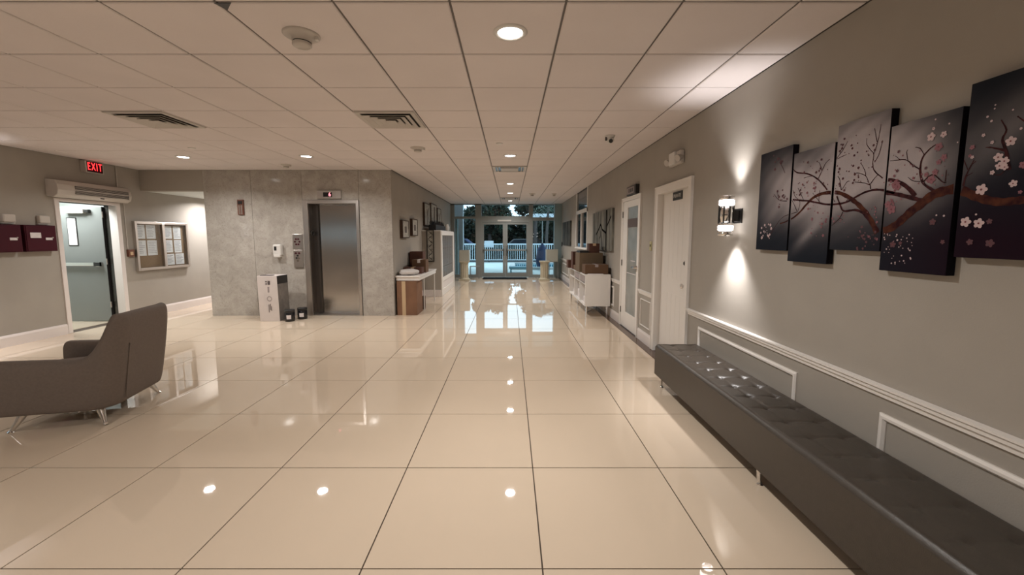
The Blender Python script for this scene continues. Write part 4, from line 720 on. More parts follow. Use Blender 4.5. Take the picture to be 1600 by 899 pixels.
def paint(y, z):
    L = 1.25 * glow(y, z, 2.66, 1.76, 0.31, 0.18, 0.35) + 1.35 * glow(y, z, 2.20, 1.84, 0.27, 0.22) + 0.85 * glow(y, z, 1.90, 1.76, 0.14, 0.16) + 0.40 * glow(y, z, 1.55, 1.86, 0.20, 0.10, -0.7) + 0.30 * glow(y, z, 2.25, 2.05, 0.3, 0.12)
    L += 0.45 * glow(y, z, 2.52, 1.50, 0.16, 0.035, -0.75) + 0.3 * glow(y, z, 2.92, 1.62, 0.12, 0.10, -0.6) + 0.12 * glow(y, z, 1.90, 1.92, 0.2, 0.1)
    st = 0.5 + 0.5 * math.sin((y * 0.8 + z * 1.1) * 55 + 3 * math.sin(z * 9)); L *= 0.86 + 0.16 * st
    dark = (0.012, 0.015, 0.022); pale = (0.36, 0.325, 0.335)
    w = max(0.0, min(1.0, (2.15 - y) / 0.5)) * max(0.0, min(1.0, (1.75 - z) / 0.3))
    dark = tuple(dark[i] * (1 - w) + (0.014, 0.006, 0.012)[i] * w for i in range(3))
    L = min(1.0, L) ** 1.25
    return tuple(dark[i] + (pale[i] - dark[i]) * L for i in range(3))
canvases = []
for ci, (y0, y1, z0, z1, nm) in enumerate(CAN):
    t = thing('canvas_picture', CAN_LB[ci], 'painting', (RW, (y0 + y1) / 2, z0), 'five-piece blossom branch painting')
    xf, xb = RW - 0.040, RW - 0.002
    MB().box(xf + 0.0006, xb, y0, y1, z0, z1, 0.002).build('stretcher', 'canvas_edge', t)
    ny, nz = 22, 44; vs = []; fs = []; cols = []
    for i in range(nz + 1):
        for k in range(ny + 1):
            y = y0 + 0.001 + (y1 - y0 - 0.002) * k / ny; z = z0 + 0.001 + (z1 - z0 - 0.002) * i / nz
            vs.append((xf, y, z)); cols.append(paint(y, z))
    for i in range(nz):
        for k in range(ny):
            a = i * (ny + 1) + k; fs.append((a, a + 1, a + ny + 2, a + ny + 1))
    o = MB().add(vs, fs).build('painted_face', 'canvas_print', t)
    ca = o.data.color_attributes.new('paint', 'FLOAT_COLOR', 'POINT')
    for i, c in enumerate(cols): ca.data[i].color = (*c, 1)
    canvases.append((t, y0, y1, z0, z1, MB(), MB(), MB(), MB(), MB(), MB()))
def in_canvas(y, z, pad=0.003):
    for c in canvases:
        if c[1] + pad <= y <= c[2] - pad and c[3] + pad <= z <= c[4] - pad: return c
    return None
def clipq(c, y, z):
    return min(max(y, c[1] + 0.0015), c[2] - 0.0015), min(max(z, c[3] + 0.0015), c[4] - 0.0015)
for bi, row in enumerate(ART_BRANCHES):
    wk = 1.35 if max(p[2] for p in row) > 14 else 1.15
    pts = [(a / 1000, b_ / 1000, wk * w / 1000) for a, b_, w in row]
    sm = []
    for i in range(len(pts)):
        p = pts[max(0, i - 1)]; q = pts[min(len(pts) - 1, i + 1)]
        d = Vector((q[0] - p[0], q[1] - p[1])); d = d.normalized() if d.length > 1e-6 else Vector((1, 0))
        n = Vector((-d.y, d.x)); w = pts[i][2] * 0.5 * (1 + 0.09 * math.sin(i * 1.3 + bi))
        sm.append(((pts[i][0] + n.x * w, pts[i][1] + n.y * w), (pts[i][0] - n.x * w, pts[i][1] - n.y * w), (pts[i][0], pts[i][1])))
    thick = max(p[2] for p in pts) > 0.022
    for i in range(len(sm) - 1):
        mid = ((sm[i][2][0] + sm[i + 1][2][0]) / 2, (sm[i][2][1] + sm[i + 1][2][1]) / 2)
        c = in_canvas(*mid)
        if not c: continue
        q = [clipq(c, *sm[i][0]), clipq(c, *sm[i + 1][0]), clipq(c, *sm[i + 1][1]), clipq(c, *sm[i][1])]
        xx = RW - 0.0410 - 0.0001 * (bi % 5)
        c[6 if thick else 5].add([(xx, y, z) for y, z in q], [(0, 1, 2, 3)])
rf = random.Random(5)
for (a, b_, r, k) in ART_BLOSSOMS:
    y, z, r = a / 1000, b_ / 1000, r / 1000
    c = in_canvas(y, z, 0.006)
    if not c: continue
    mb = c[7 + k]; xx = RW - 0.0420 - 0.0002 * rf.random(); ph = rf.random() * 6
    if r >= 0.007:
        for q in range(5):
            an = ph + q * 2 * math.pi / 5; py, pz = y + math.cos(an) * r * 0.52, z + math.sin(an) * r * 0.52
            ring = []
            for s in range(8):
                s_ = s * math.pi / 4; ry = r * 0.50 * math.cos(s_); rz = r * 0.40 * math.sin(s_)
                ring.append(clipq(c, py + ry * math.cos(an) - rz * math.sin(an), pz + ry * math.sin(an) + rz * math.cos(an)))
            mb.add([(xx - 0.0002 * q, yy, zz) for yy, zz in ring], [tuple(range(8))])
        c[10].add([(xx - 0.0014, *clipq(c, y + math.cos(s) * r * 0.2, z + math.sin(s) * r * 0.2)) for s in (0, 1.05, 2.1, 3.14, 4.19, 5.24)], [tuple(range(6))])
    else:
        mb.add([(xx, *clipq(c, y + math.cos(s) * r * 0.8, z + math.sin(s) * r * 0.8)) for s in (0, 1.05, 2.1, 3.14, 4.19, 5.24)], [tuple(range(6))])
for c in canvases:
    for mb, nm, m in ((c[5], 'painted_twigs', 'branch_paint'), (c[6], 'painted_bough', 'trunk_paint'), (c[7], 'painted_white_blossoms', 'blossom_white'), (c[8], 'painted_pink_blossoms', 'blossom_pink'), (c[9], 'painted_dark_blossoms', 'blossom_dark'), (c[10], 'painted_flower_hearts', 'blossom_heart')):
        if mb.f:
            o = mb.build(nm, m, c[0]); o['kind'] = 'stuff'

# ================================================================== BENCH
BX0, BX1, BY0, BY1, BZ0, BZ1 = 1.435, 1.845, 0.35, 3.965, 0.115, 0.420
t = thing('bench', 'long dark brown button-tufted leather bench against the right wall', 'bench', (1.65, 2.1, 0))
rows = (1.575, 1.745); ty = [3.165 + 0.1855 * k for k in range(-15, 5)]
nx, ny = 34, 420; vs = []; fs = []
def bench_top(x, y):
    e = min(x - BX0, BX1 - x, y - BY0, BY1 - y); r = 0.03
    z = BZ1
    if e < r: z -= r - math.sqrt(max(0, r * r - (r - e) ** 2))
    dmin = 0
    k = min(range(len(ty)), key=lambda i: abs(ty[i] - y))
    amp = 1.0 if y > 2.45 else max(0.38, 1.0 - (2.45 - y) * 1.0)
    for rx in rows:
        for ky in (k - 1, k, k + 1):
            if 0 <= ky < len(ty):
                d = math.hypot((x - rx) * 1.0, y - ty[ky]); z -= amp * 0.021 * math.exp(-(d / 0.022) ** 1.3)
    dy = min(abs(y - q) for q in ty[max(0, k - 1):k + 2]); dx = min(abs(x - q) for q in rows)
    fade = min(1, e / 0.07)
    z -= amp * 0.006 * fade * math.exp(-(dy / 0.010) ** 2) * (1 if rows[0] - .08 < x < rows[1] + .08 else 0.4)
    z -= amp * 0.004 * fade * math.exp(-(dx / 0.010) ** 2)
    z += 0.003 * fade * math.sin(y * 7.3 + x * 5) * 0.5
    return z
xs = [BX0 + (BX1 - BX0) * i / nx for i in range(nx + 1)]; ys = [BY0 + (BY1 - BY0) * i / ny for i in range(ny + 1)]
for y in ys:
    for x in xs: vs.append((x, y, bench_top(x, y)))
for i in range(ny):
    for k in range(nx):
        a = i * (nx + 1) + k; fs.append((a, a + 1, a + nx + 2, a + nx + 1))
m_ = MB().add(vs, fs, True); m_.build('tufted_top', 'bench_leather', t)
zt = BZ1 - 0.029
MB().box(BX0, BX1, BY0, BY1, BZ0, zt + 0.0005).build('body', 'bench_leather', t)
for y in (0.72, 2.30, 3.89):
    for x in (BX0 + 0.045, BX1 - 0.06):
        MB().tube([(x, y, BZ0 + .002), (x - .004, y, 0.08), (x - .002, y, 0.03), (x + .006, y, 0.008), (x + .006, y, 0.0)], [0.017, 0.015, 0.011, 0.012, 0.018], n=12).build('leg', 'chrome', t)

# ================================================================== ARMCHAIR
C0 = Vector((-3.50, 3.35, 0)); U = Vector((-0.975, -0.222, 0)); V = Vector((-0.222, 0.975, 0))
def CH(a, b_, z): return C0 + U * a + V * b_ + Vector((0, 0, z))
t = thing('armchair', 'brown-grey upholstered armchair with a high curved back and splayed chrome legs', 'armchair', tuple(C0))
path = []   # (a, b, na, nb)
HB, RC = 0.385, 0.15; AB = -0.335; AF = 0.40
for a in (AF, AF - 0.03, 0.28, 0.16, 0.06, -0.02, -0.07, -0.11, -0.15): path.append((a, -HB, 0, -1))
for i in range(0, 8):
    th = i / 8 * math.pi / 2; path.append((AB + RC - RC * math.sin(th), -HB + RC - RC * math.cos(th), -math.sin(th), -math.cos(th)))
for b_ in (-HB + RC, -0.12, 0.0): path.append((AB, b_, -1, 0))
full = path + [(a, -b_, na, -nb) for a, b_, na, nb in reversed(path[:-1])]
def sst(x): x = max(0, min(1, x)); return x * x * (3 - 2 * x)
vs = []; fs = []; NP = 12
arc = []
for i, (a, b_, na, nb) in enumerate(path):
    arc.append(0.0 if i == 0 else arc[-1] + math.hypot(a - path[i - 1][0], b_ - path[i - 1][1]))
arc = arc + list(reversed(arc[:-1])); A_S = AF + 0.115
for pi_, (a, b_, na, nb) in enumerate(full):
    tt = max(0.0, min(1.0, (arc[pi_] - A_S) / 0.175)); s = tt ** 2.7 * (1 if tt < 0.8 else 1); s = min(1.0, s * 1.12) if tt < 0.97 else 1.0
    top = 0.535 + 0.335 * s + 0.012 * max(0, a) / 0.4
    back = sst((-0.10 - a) / 0.2)
    th = 0.125 - 0.015 * back
    lean = 0.10 * back
    prof = []
    zb = 0.128
    for (f, o_) in [(0.0, -0.02), (0.03, 0.0), (0.35, 0.012), (0.7, 0.010), (0.93, 0.0), (1.0, -0.030)]: prof.append((zb + (top - zb) * f, o_))
    inn = [(1.0, -th + 0.030), (0.93, -th), (0.7, -th), (0.35, -th), (0.03, -th), (0.0, -th + 0.02)]
    for (f, o_) in inn: prof.append((zb + (top - zb) * f, o_))
    for (z, o_) in prof:
        la = lean * ((z - zb) / 0.7) ** 1.2 if z > zb else 0
        vs.append(CH(a + na * o_ - la, b_ + nb * (o_), z))
n = len(full)
for i in range(n - 1):
    for k in range(NP): fs.append((i * NP + k, i * NP + (k + 1) % NP, (i + 1) * NP + (k + 1) % NP, (i + 1) * NP + k))
fs.append(tuple(range(NP))); fs.append(tuple(reversed(range((n - 1) * NP, n * NP))))
o = MB().add(vs, fs, True).build('shell', 'chair_fabric', t); subsurf(o, 2)
def rot_box(mb, a0, a1, b0, b1, z0, z1, bev=0.03, crown=0.0):
    bm = bmesh.new(); bmesh.ops.create_cube(bm, size=1)
    bmesh.ops.subdivide_edges(bm, edges=bm.edges[:], cuts=3, use_grid_fill=True)
    for v in bm.verts:
        x, y, z = v.co; k = (1 - (2 * x) ** 4) * (1 - (2 * y) ** 4)
        f = 1 - 0.06 * (abs(2 * z) ** 3)
        v.co = CH((a0 + a1) / 2 + x * (a1 - a0) * f, (b0 + b1) / 2 + y * (b1 - b0) * f, (z0 + z1) / 2 + z * (z1 - z0) + (crown * k if z > 0.3 else 0))
    bm.verts.index_update()
    mb.add([v.co.copy() for v in bm.verts], [tuple(v.index for v in f.verts) for f in bm.faces], True); bm.free()
    return mb
o = rot_box(MB(), -0.28, AF - 0.01, -0.262, 0.262, 0.275, 0.42, crown=0.02).build('seat', 'chair_fabric', t); subsurf(o, 1)
o = rot_box(MB(), -0.30, AF - 0.02, -0.275, 0.275, 0.155, 0.27).build('seat_base', 'chair_fabric', t); subsurf(o, 1)
for (a, b_) in ((0.30, -0.30), (0.30, 0.30), (-0.23, -0.30), (-0.23, 0.30)):
    sa, sb = (1 if a > 0 else -1), (1 if b_ > 0 else -1)
    p0 = CH(a - sa * 0.04, b_ - sb * 0.02, 0.17); p1 = CH(a + sa * 0.03, b_ + sb * 0.04, 0.012); p2 = CH(a + sa * 0.04, b_ + sb * 0.045, 0.0)
    m_ = MB().cyl(p0, p1, 0.036, 0.012, n=16); m_.cyl(p1, p2, 0.017, 0.017, n=16); m_.build('leg', 'chrome', t)
MB().tube([CH(AB - 0.016 - 0.10 * ((z - .15) / .7) ** 1.2 * 1.0, -0.235, z) for z in (0.18, 0.3, 0.42, 0.54, 0.62)], 0.004, n=6).build('seam', 'chair_fabric', t)

# ================================================================== LEFT WALL FITTINGS
# exit sign
t = thing('exit_sign', 'lit red EXIT sign above the service door', 'exit sign', (LW, 6.70, 2.57))
MB().box(LW, LW + 0.09, 6.57, 6.86, 2.485, 2.672, 0.006).build('housing', 'offwhite_plastic', t)
MB().box(LW + 0.09, LW + 0.093, 6.59, 6.84, 2.50, 2.66).build('face', 'maroon', t)
text('EXIT', 0.17, (LW + 0.095, 6.712, 2.58), (0, 1, 0), (0, 0, 1), 'sign_red', 'lettering', t, 0.002, sx=0.56, sp=1.25)
# air curtain
t = thing('air_curtain', 'long white air curtain unit mounted over the service door', 'air curtain', (LW, 6.65, 2.17))
y0, y1 = 6.05, 7.22
prof = [(LW, 2.07), (LW + 0.10, 2.05), (LW + 0.165, 2.09), (LW + 0.185, 2.16), (LW + 0.175, 2.24), (LW + 0.14, 2.30), (LW, 2.32)]
o = MB().prism([(x, y0, z) for x, z in prof], (0, y1 - y0, 0)).build('casing', 'offwhite_plastic', t); bevel(o, 0.008)
for z0, z1, xa, xb in ((2.185, 2.235, LW + 0.178, LW + 0.184), (2.115, 2.165, LW + 0.176, LW + 0.188)):
    MB().box(xa, xb + 0.001, y0 + 0.24, y1 - 0.06, z0, z1).build('grille', 'steel_dark', t)
    for k in range(3):
        MB().box(xa, xb + 0.006, y0 + 0.24, y1 - 0.06, z0 + 0.010 + 0.014 * k, z0 + 0.014 + 0.014 * k).build('grille_bar', 'offwhite_plastic', t)
MB().box(LW + 0.165, LW + 0.172, 6.68, 6.74, 2.075, 2.09, 0.001).build('badge', 'black', t)
# conduit + red call box
tag(MB().tube([(LW + 0.012, 7.15, H), (LW + 0.012, 7.15, 2.33)], 0.008).tube([(LW + 0.012, 7.235, 2.05), (LW + 0.012, 7.235, 1.26)], 0.007).build('conduit', 'offwhite_plastic', origin=(LW, 7.2, 1.26)), 'thin painted conduit running down beside the service door', 'conduit')
t = thing('call_box', 'small red-brown wall box right of the service door frame', 'wall box', (LW, 7.27, 1.19))
MB().box(LW, LW + 0.04, 7.215, 7.33, 1.125, 1.25, 0.004).build('box', 'wood_red', t)
MB().box(LW + 0.04, LW + 0.045, 7.245, 7.30, 1.15, 1.21, 0.002).build('button_plate', 'tape', t)
# maroon wall boxes
for (y0, y1, lb, card) in [(5.655, 6.045, 'maroon wall box with a white card, nearest the service door', True), (5.23, 5.615, 'maroon wall box cut by the left edge of the picture', False)]:
    t = thing('wall_cabinet', lb, 'wall box', (LW, (y0 + y1) / 2, 1.27), 'pair of maroon wall boxes')
    MB().box(LW, LW + 0.09, y0, y1, 1.265, 1.635, 0.004).build('box', 'maroon', t)
    MB().box(LW + 0.09, LW + 0.098, y0 + 0.012, y1 - 0.012, 1.277, 1.623, 0.003).build('door', 'maroon', t)
    ym = y0 + 0.24
    MB().box(LW + 0.098, LW + 0.102, ym, ym + 0.085, 1.425, 1.46).build('label_plate', 'paper', t)
    MB().cyl((LW + 0.098, y1 - 0.06, 1.46), (LW + 0.106, y1 - 0.06, 1.46), 0.009).build('lock', 'steel_frame', t)
    if card: MB().box(LW + 0.098, LW + 0.101, y0 + 0.055, y0 + 0.185, 1.455, 1.53).build('card', 'paper', t)
for y0, y1, lb in [(5.885, 6.02, 'pale plastic fixture above the maroon box nearest the door'), (5.46, 5.605, 'pale plastic fixture above the maroon box at the picture edge')]:
    t = thing('wall_fixture', lb, 'fixture', (LW, (y0 + y1) / 2, 1.66), 'pale fixtures above the maroon boxes')
    MB().box(LW, LW + 0.06, y0, y1, 1.665, 1.775, 0.015).build('housing', 'offwhite_plastic', t)
    MB().box(LW, LW + 0.035, y0 - 0.004, y1 + 0.004, 1.648, 1.668, 0.004).build('base_rim', 'white_plastic', t)
# bulletin case
y0, y1, z0, z1 = 7.36, 8.56, 0.86, 1.755
t = thing('notice_board', 'two-door aluminium notice board with pinned papers on cork', 'notice board', (LW, (y0 + y1) / 2, z0))
fx = LW + 0.06
MB().box(LW, fx, y0, y0 + 0.045, z0, z1, 0.004).box(LW, fx, y1 - 0.045, y1, z0, z1, 0.004).box(LW, fx, y0 + .045, y1 - .045, z0, z0 + 0.045, 0.004).box(LW, fx, y0 + .045, y1 - .045, z1 - 0.045, z1, 0.004).box(LW + 0.01, fx + 0.004, 7.93, 7.99, z0 + .03, z1 - .03, 0.004).build('frame', 'steel_frame', t)
MB().box(LW, LW + 0.012, y0 + 0.03, y1 - 0.03, z0 + 0.03, z1 - 0.03).build('cork_panel', 'cork', t)
sheets = [(7.42, 7.60, 1.44, 1.69), (7.63, 7.83, 1.44, 1.69), (7.42, 7.60, 1.13, 1.41), (7.63, 7.84, 1.13, 1.41), (8.02, 8.20, 1.44, 1.68), (8.24, 8.42, 1.43, 1.68), (8.02, 8.20, 1.17, 1.41), (8.24, 8.42, 1.16, 1.41), (8.03, 8.22, 0.925, 1.14), (8.25, 8.46, 0.925, 1.14)]
for i, (a, b_, c, d) in enumerate(sheets):
    s = MB().box(LW + 0.013, LW + 0.0145, a, b_, c, d).build('paper_sheet', 'paper', t)
    ml = MB(); rr = random.Random(i)
    nrow = 7
    for q in range(nrow):
        zz = d - 0.03 - q * (d - c - 0.05) / nrow; ml.box(LW + 0.0146, LW + 0.0150, a + 0.02, b_ - 0.02 - rr.random() * 0.06, zz, zz - 0.010)
    ml.build('printed_lines', 'paper_print', s)['kind'] = 'stuff'
MB().box(fx - 0.02, fx - 0.017, y0 + 0.04, 7.94, z0 + 0.04, z1 - 0.04).build('glass_door', 'glass', t)
MB().box(fx - 0.02, fx - 0.017, 7.98, y1 - 0.04, z0 + 0.04, z1 - 0.04).build('glass_door', 'glass', t)

# ================================================================== ELEVATOR WALL FITTINGS
t = thing('floor_indicator', 'steel floor indicator with glowing red digit above the elevator', 'indicator', (-3.30, EW, 2.24))
MB().box(-3.515, -3.08, EW - 0.035, EW, 2.168, 2.312, 0.004).build('plate', 'steel_frame', t)
MB().box(-3.40, -3.24, EW - 0.038, EW - 0.034, 2.20, 2.28).build('display', 'black_gloss', t)
text('6', 0.10, (-3.28, EW - 0.040, 2.24), (1, 0, 0), (0, 0, 1), 'digit_red', 'digit', t, 0.001)
t = thing('hall_lantern', 'small bronze wall lantern plate on the marble left of the elevator', 'indicator', (-4.925, EW, 2.0))
MB().box(-4.98, -4.87, EW - 0.03, EW, 1.875, 2.15, 0.003).build('plate', 'wood_red', t)
MB().box(-4.965, -4.885, EW - 0.036, EW - 0.029, 2.07, 2.125, 0.002).build('lamp_window', 'black', t)
for x in (-4.955, -4.915):
    MB().box(x, x + 0.022, EW - 0.034, EW - 0.029, 1.885, 2.05).build('slot', 'steel_frame', t)
t = thing('call_station', 'upper steel elevator key panel beside the elevator frame', 'panel', (-3.92, EW, 1.25), 'elevator control panels')
MB().box(-4.01, -3.83, EW - 0.02, EW, 1.245, 1.525, 0.003).build('plate', 'steel_frame', t)
for q in range(6):
    an = q * math.pi / 3
    MB().cyl((-3.925 + math.cos(an) * 0.042, EW - 0.02, 1.385 + math.sin(an) * 0.055), (-3.925 + math.cos(an) * 0.042, EW - 0.026, 1.385 + math.sin(an) * 0.055), 0.017, n=12).build('dot', 'maroon', t)
t = thing('call_station', 'lower steel elevator call panel with buttons beside the elevator frame', 'panel', (-3.92, EW, 0.91), 'elevator control panels')
MB().box(-4.0, -3.83, EW - 0.03, EW, 0.915, 1.235, 0.003).build('plate', 'steel_frame', t)
for (x, z, r, m) in [(-3.955, 1.175, 0.018, 'maroon'), (-3.895, 1.175, 0.018, 'maroon'), (-3.925, 1.13, 0.016, 'black'), (-3.945, 1.085, 0.018, 'black'), (-3.90, 1.08, 0.020, 'chrome'), (-3.92, 1.035, 0.020, 'chrome')]:
    MB().cyl((x, EW - 0.03, z), (x, EW - 0.038, z), r, n=14).build('button', m, t)
t = thing('sanitizer_dispenser', 'white wall-mounted hand sanitizer dispenser on the marble', 'dispenser', (-4.27, EW, 1.1))
MB().box(-4.35, -4.20, EW - 0.09, EW, 1.13, 1.335, 0.02).build('body', 'white_plastic', t)
MB().box(-4.335, -4.215, EW - 0.095, EW - 0.02, 1.10, 1.15, 0.012).build('nozzle_cover', 'white_plastic', t)
MB().box(-4.32, -4.275, EW - 0.094, EW - 0.088, 1.225, 1.30, 0.003).build('window', 'black', t)

# tall white carton + two dark jars on the floor
wx0, wx1, wy0, wy1, wz = -4.375, -4.03, 7.06, 7.40, 0.80
t = thing('carton', 'tall white printed carton standing left of the elevator', 'box', ((wx0 + wx1) / 2, 7.23, 0))
def skew(mb, cx, k):
    for v in mb.v: v.x += k * v.z
    return mb
skew(MB().box(wx0, wx1, wy0, wy1, 0, wz, 0.003), 0, -0.02).build('body', 'white_card', t)
skew(MB().box(wx1 - 0.002, wx1 + 0.0015, wy0 + 0.004, wy1 - 0.004, 0.01, 0.655), 0, -0.02).build('side_print', 'side_card', t)
skew(MB().box(wx1 - 0.002, wx1 + 0.0025, wy0 + 0.004, wy1 - 0.004, 0.655, wz - 0.004), 0, -0.02).build('dark_flap', 'black', t)
for k, (z, s_) in enumerate([(0.68, 'n'), (0.56, 'a'), (0.40, 'o'), (0.25, 't')]):
    xm = (wx0 + wx1) / 2 - 0.02 * z + 0.02
    if k == 0: MB().box(xm - 0.01, xm + 0.03, wy0 - 0.003, wy0, z - 0.035, z + 0.035).box(xm - 0.05, xm - 0.025, wy0 - 0.003, wy0, z + 0.01, z + 0.03).box(xm - 0.05, xm - 0.025, wy0 - 0.003, wy0, z - 0.03, z - 0.01).build('printed_mark', 'print_dark', t)
    elif k == 1: MB().box(xm - 0.02, xm + 0.01, wy0 - 0.002, wy0, z - 0.05, z + 0.05).build('printed_mark', 'print_grey', t)
    elif k == 2: MB().lathe((xm, wy0 - 0.002, z), [(0.045, 0), (0.032, 0)], axis='Y', n=20).build('printed_mark', 'print_grey', t)
    else: MB().box(xm - 0.025, xm - 0.012, wy0 - 0.002, wy0, z - 0.09, z + 0.05).box(xm + 0.0, xm + 0.012, wy0 - 0.002, wy0, z - 0.05, z + 0.06).box(xm + 0.02, xm + 0.03, wy0 - 0.002, wy0, z - 0.06, z + 0.02).build('printed_mark', 'print_dark', t)
MB().box(wx0 + 0.02, wx1 - 0.12, wy0 + 0.03, wy0 + 0.12, wz, wz + 0.012).build('torn_tape', 'print_dark', t)
for (x, y, lb) in [(-3.875, 7.10, 'small black jar with white label, touching the white carton'), (-3.755, 7.30, 'small black jar with white label, nearer the elevator frame')]:
    t = thing('jar', lb, 'jar', (x, y, 0), 'black jars on the floor')
    MB().lathe((x, y, 0), [(0.0, 0.0), (0.078, 0.0), (0.082, 0.006), (0.082, 0.155), (0.076, 0.165)], n=24).build('body', 'black_gloss', t)
    MB().lathe((x, y, 0), [(0.076, 0.163), (0.083, 0.166), (0.083, 0.200), (0.078, 0.205), (0, 0.205)], n=24).build('lid', 'black', t)
    m_ = MB(); vs = []
    for i in range(5):
        an = R(-100 + i * 13); vs += [(x + 0.0832 * math.cos(an), y + 0.0832 * math.sin(an), z) for z in (0.045, 0.115)]
    m_.add(vs, [(2 * i, 2 * i + 2, 2 * i + 3, 2 * i + 1) for i in range(4)]).build('label_sticker', 'paper', t)

# ================================================================== TABLE AND PARCELS AT THE LEFT HALL WALL
tx0, tx1, ty0, ty1, tz = CL + 0.01, -1.70, 7.66, 9.42, 0.745
t = thing('side_table', 'white narrow folding table against the left hall wall', 'table', ((tx0 + tx1) / 2, 8.55, 0))
MB().box(tx0, tx1, ty0, ty1, tz - 0.03, tz, 0.004).build('table_top', 'white_lacquer', t)
MB().box(tx0 + .015, tx1 - .015, ty0 + 0.015, ty0 + 0.035, tz - 0.09, tz - 0.03).box(tx0 + .015, tx1 - .015, ty1 - 0.035, ty1 - 0.015, tz - 0.09, tz - 0.03).box(tx1 - 0.03, tx1 - 0.012, ty0 + .035, ty1 - .035, tz - 0.09, tz - 0.03).box(tx0 + 0.012, tx0 + .03, ty0 + .035, ty1 - .035, tz - 0.09, tz - 0.03).build('apron', 'white_lacquer', t)
for x in (tx0 + 0.05, tx1 - 0.045):
    for y in (8.22, ty1 - 0.06):
        MB().cyl((x, y, 0), (x, y, tz - 0.03), 0.014, n=12).build('leg', 'white_plastic', t)
def carton(name, label, x0, x1, y0, y1, z0, z1, m, tape=True, rot=0.0, tm='tape', group=None, cat='box'):
    t = thing(name, label, cat, ((x0 + x1) / 2, (y0 + y1) / 2, z0), group)
    MB().box(x0, x1, y0, y1, z0, z1, 0.003).build('body', m, t)
    xm = (x0 + x1) / 2; w = min(0.03, (x1 - x0) * 0.15)
    if tape: MB().box(xm - w, xm + w, y0 - 0.0015, y1 + 0.0015, z1 - (z1 - z0) * 0.25, z1 + 0.0012).build('tape_strip', tm, t)
    MB().box(x0 + .004, x1 - .004, (y0 + y1) / 2 - 0.002, (y0 + y1) / 2 + 0.002, z1 - 0.001, z1 + 0.0015).build('flap_seam', 'print_dark', t)
    t.rotation_euler = (0, 0, rot)
    return t
t = carton('cardboard_box', 'large brown cardboard box on the floor under the white side table', tx0 + 0.03, -1.755, 7.63, 8.12, 0.0, 0.645, 'cardboard', False)
MB().box(-2.035, -1.965, 7.626, 7.63, 0.0, 0.645).build('tape_strip', 'tape', t)
carton('cardboard_box', 'flat dark carton leaning on the floor behind the large cardboard box', -1.95, -1.745, 8.30, 8.36, 0.0, 0.27, 'cardboard_dark', False)
g = 'parcels on the white side table'
carton('parcel', 'long low brown parcel lying behind the white bag on the side table', -2.13, -1.76, 8.12, 8.34, tz, tz + 0.125, 'cardboard_dark', True, group=g)
carton('parcel', 'dark brown parcel at the rear right of the side table', -2.02, -1.735, 8.40, 8.68, tz, tz + 0.265, 'cardboard_mid', True, group=g, tm='paper')
carton('parcel', 'tall reddish brown parcel against the wall on the side table', -2.14, -1.86, 8.72, 9.0, tz, tz + 0.42, 'cardboard_dark', False, group=g)
# plastic mail bag
m_ = MB(); bm = bmesh.new(); bmesh.ops.create_uvsphere(bm, u_segments=24, v_segments=14, radius=1)
rb = random.Random(3)
for v in bm.verts:
    x, y, z = v.co; sg = lambda q, p: math.copysign(abs(q) ** p, q)
    k = 1 + 0.06 * math.sin(x * 7 + y * 5) + 0.04 * math.sin(y * 13)
    v.co = Vector((-1.96 + sg(x, .6) * 0.185 * k, 7.87 + sg(y, .6) * 0.17 * k, tz + 0.055 + max(-0.054, z * 0.058 * k)))
bm.verts.index_update(); m_.add([v.co.copy() for v in bm.verts], [tuple(v.index for v in f.verts) for f in bm.faces], True); bm.free()
tag(m_.build('mailing_bag', 'bag_white', origin=(-1.96, 7.87, tz)), 'soft white plastic mailing bag on the near end of the side table', 'bag')

# ================================================================== MAILBOX UNIT
mx0, mx1, my0, my1, mz = CL, -1.715, 10.10, 12.35, 1.62
t = thing('mailbox_unit', 'waist-high built-in mailbox unit with white framed front on the left hall wall', 'mailboxes', ((mx0 + mx1) / 2, 11.2, 0))
MB().box(mx0, mx1, my0, my1, 0, mz, 0.004).build('cabinet_body', 'wall_paint', t)
MB().box(mx0, mx1 + 0.0, my0 - 0.016, my0, 0, 0.17, 0.003).build('plinth_board', 'white_base', t)
MB().box(mx0, mx1 + 0.015, my0 - 0.012, my1 + 0.012, mz, mz + 0.02, 0.004).build('top_board', 'white_trim', t)
MB().box(mx1, mx1 + 0.03, my0, my0 + 0.13, 0, mz, 0.004).box(mx1, mx1 + 0.03, my1 - 0.20, my1, 0, mz, 0.004).box(mx1, mx1 + 0.03, my0 + 0.13, my1 - 0.20, mz - 0.10, mz, 0.004).box(mx1, mx1 + 0.03, my0 + .13, my1 - .20, 0.36, 0.46, 0.004).box(mx1, mx1 + 0.024, my0 + .13, my1 - .20, 0.0, 0.17, 0.004).build('face_frame', 'white_trim', t)
MB().box(mx1, mx1 + 0.012, my0 + 0.13, my1 - 0.20, 0.17, 0.36, 0.002).build('lower_panel', 'white_base', t)
ya, yb = my0 + 0.14, my1 - 0.21; ncol = 6
for i in range(ncol):
    for q in range(4):
        c0 = ya + (yb - ya) * i / ncol + 0.006; c1 = ya + (yb - ya) * (i + 1) / ncol - 0.006
        r0 = 0.47 + (mz - 0.11 - 0.47) * q / 4 + 0.006; r1 = 0.47 + (mz - 0.11 - 0.47) * (q + 1) / 4 - 0.006
        d = MB().box(mx1, mx1 + 0.012, c0, c1, r0, r1, 0.002).build('mailbox_door', 'mail_door', t)
        MB().cyl((mx1 + 0.012, (c0 + c1) / 2, r1 - 0.05), (mx1 + 0.022, (c0 + c1) / 2, r1 - 0.05), 0.016 if q == 2 else 0.009, n=10).build('lock', 'chrome', d)
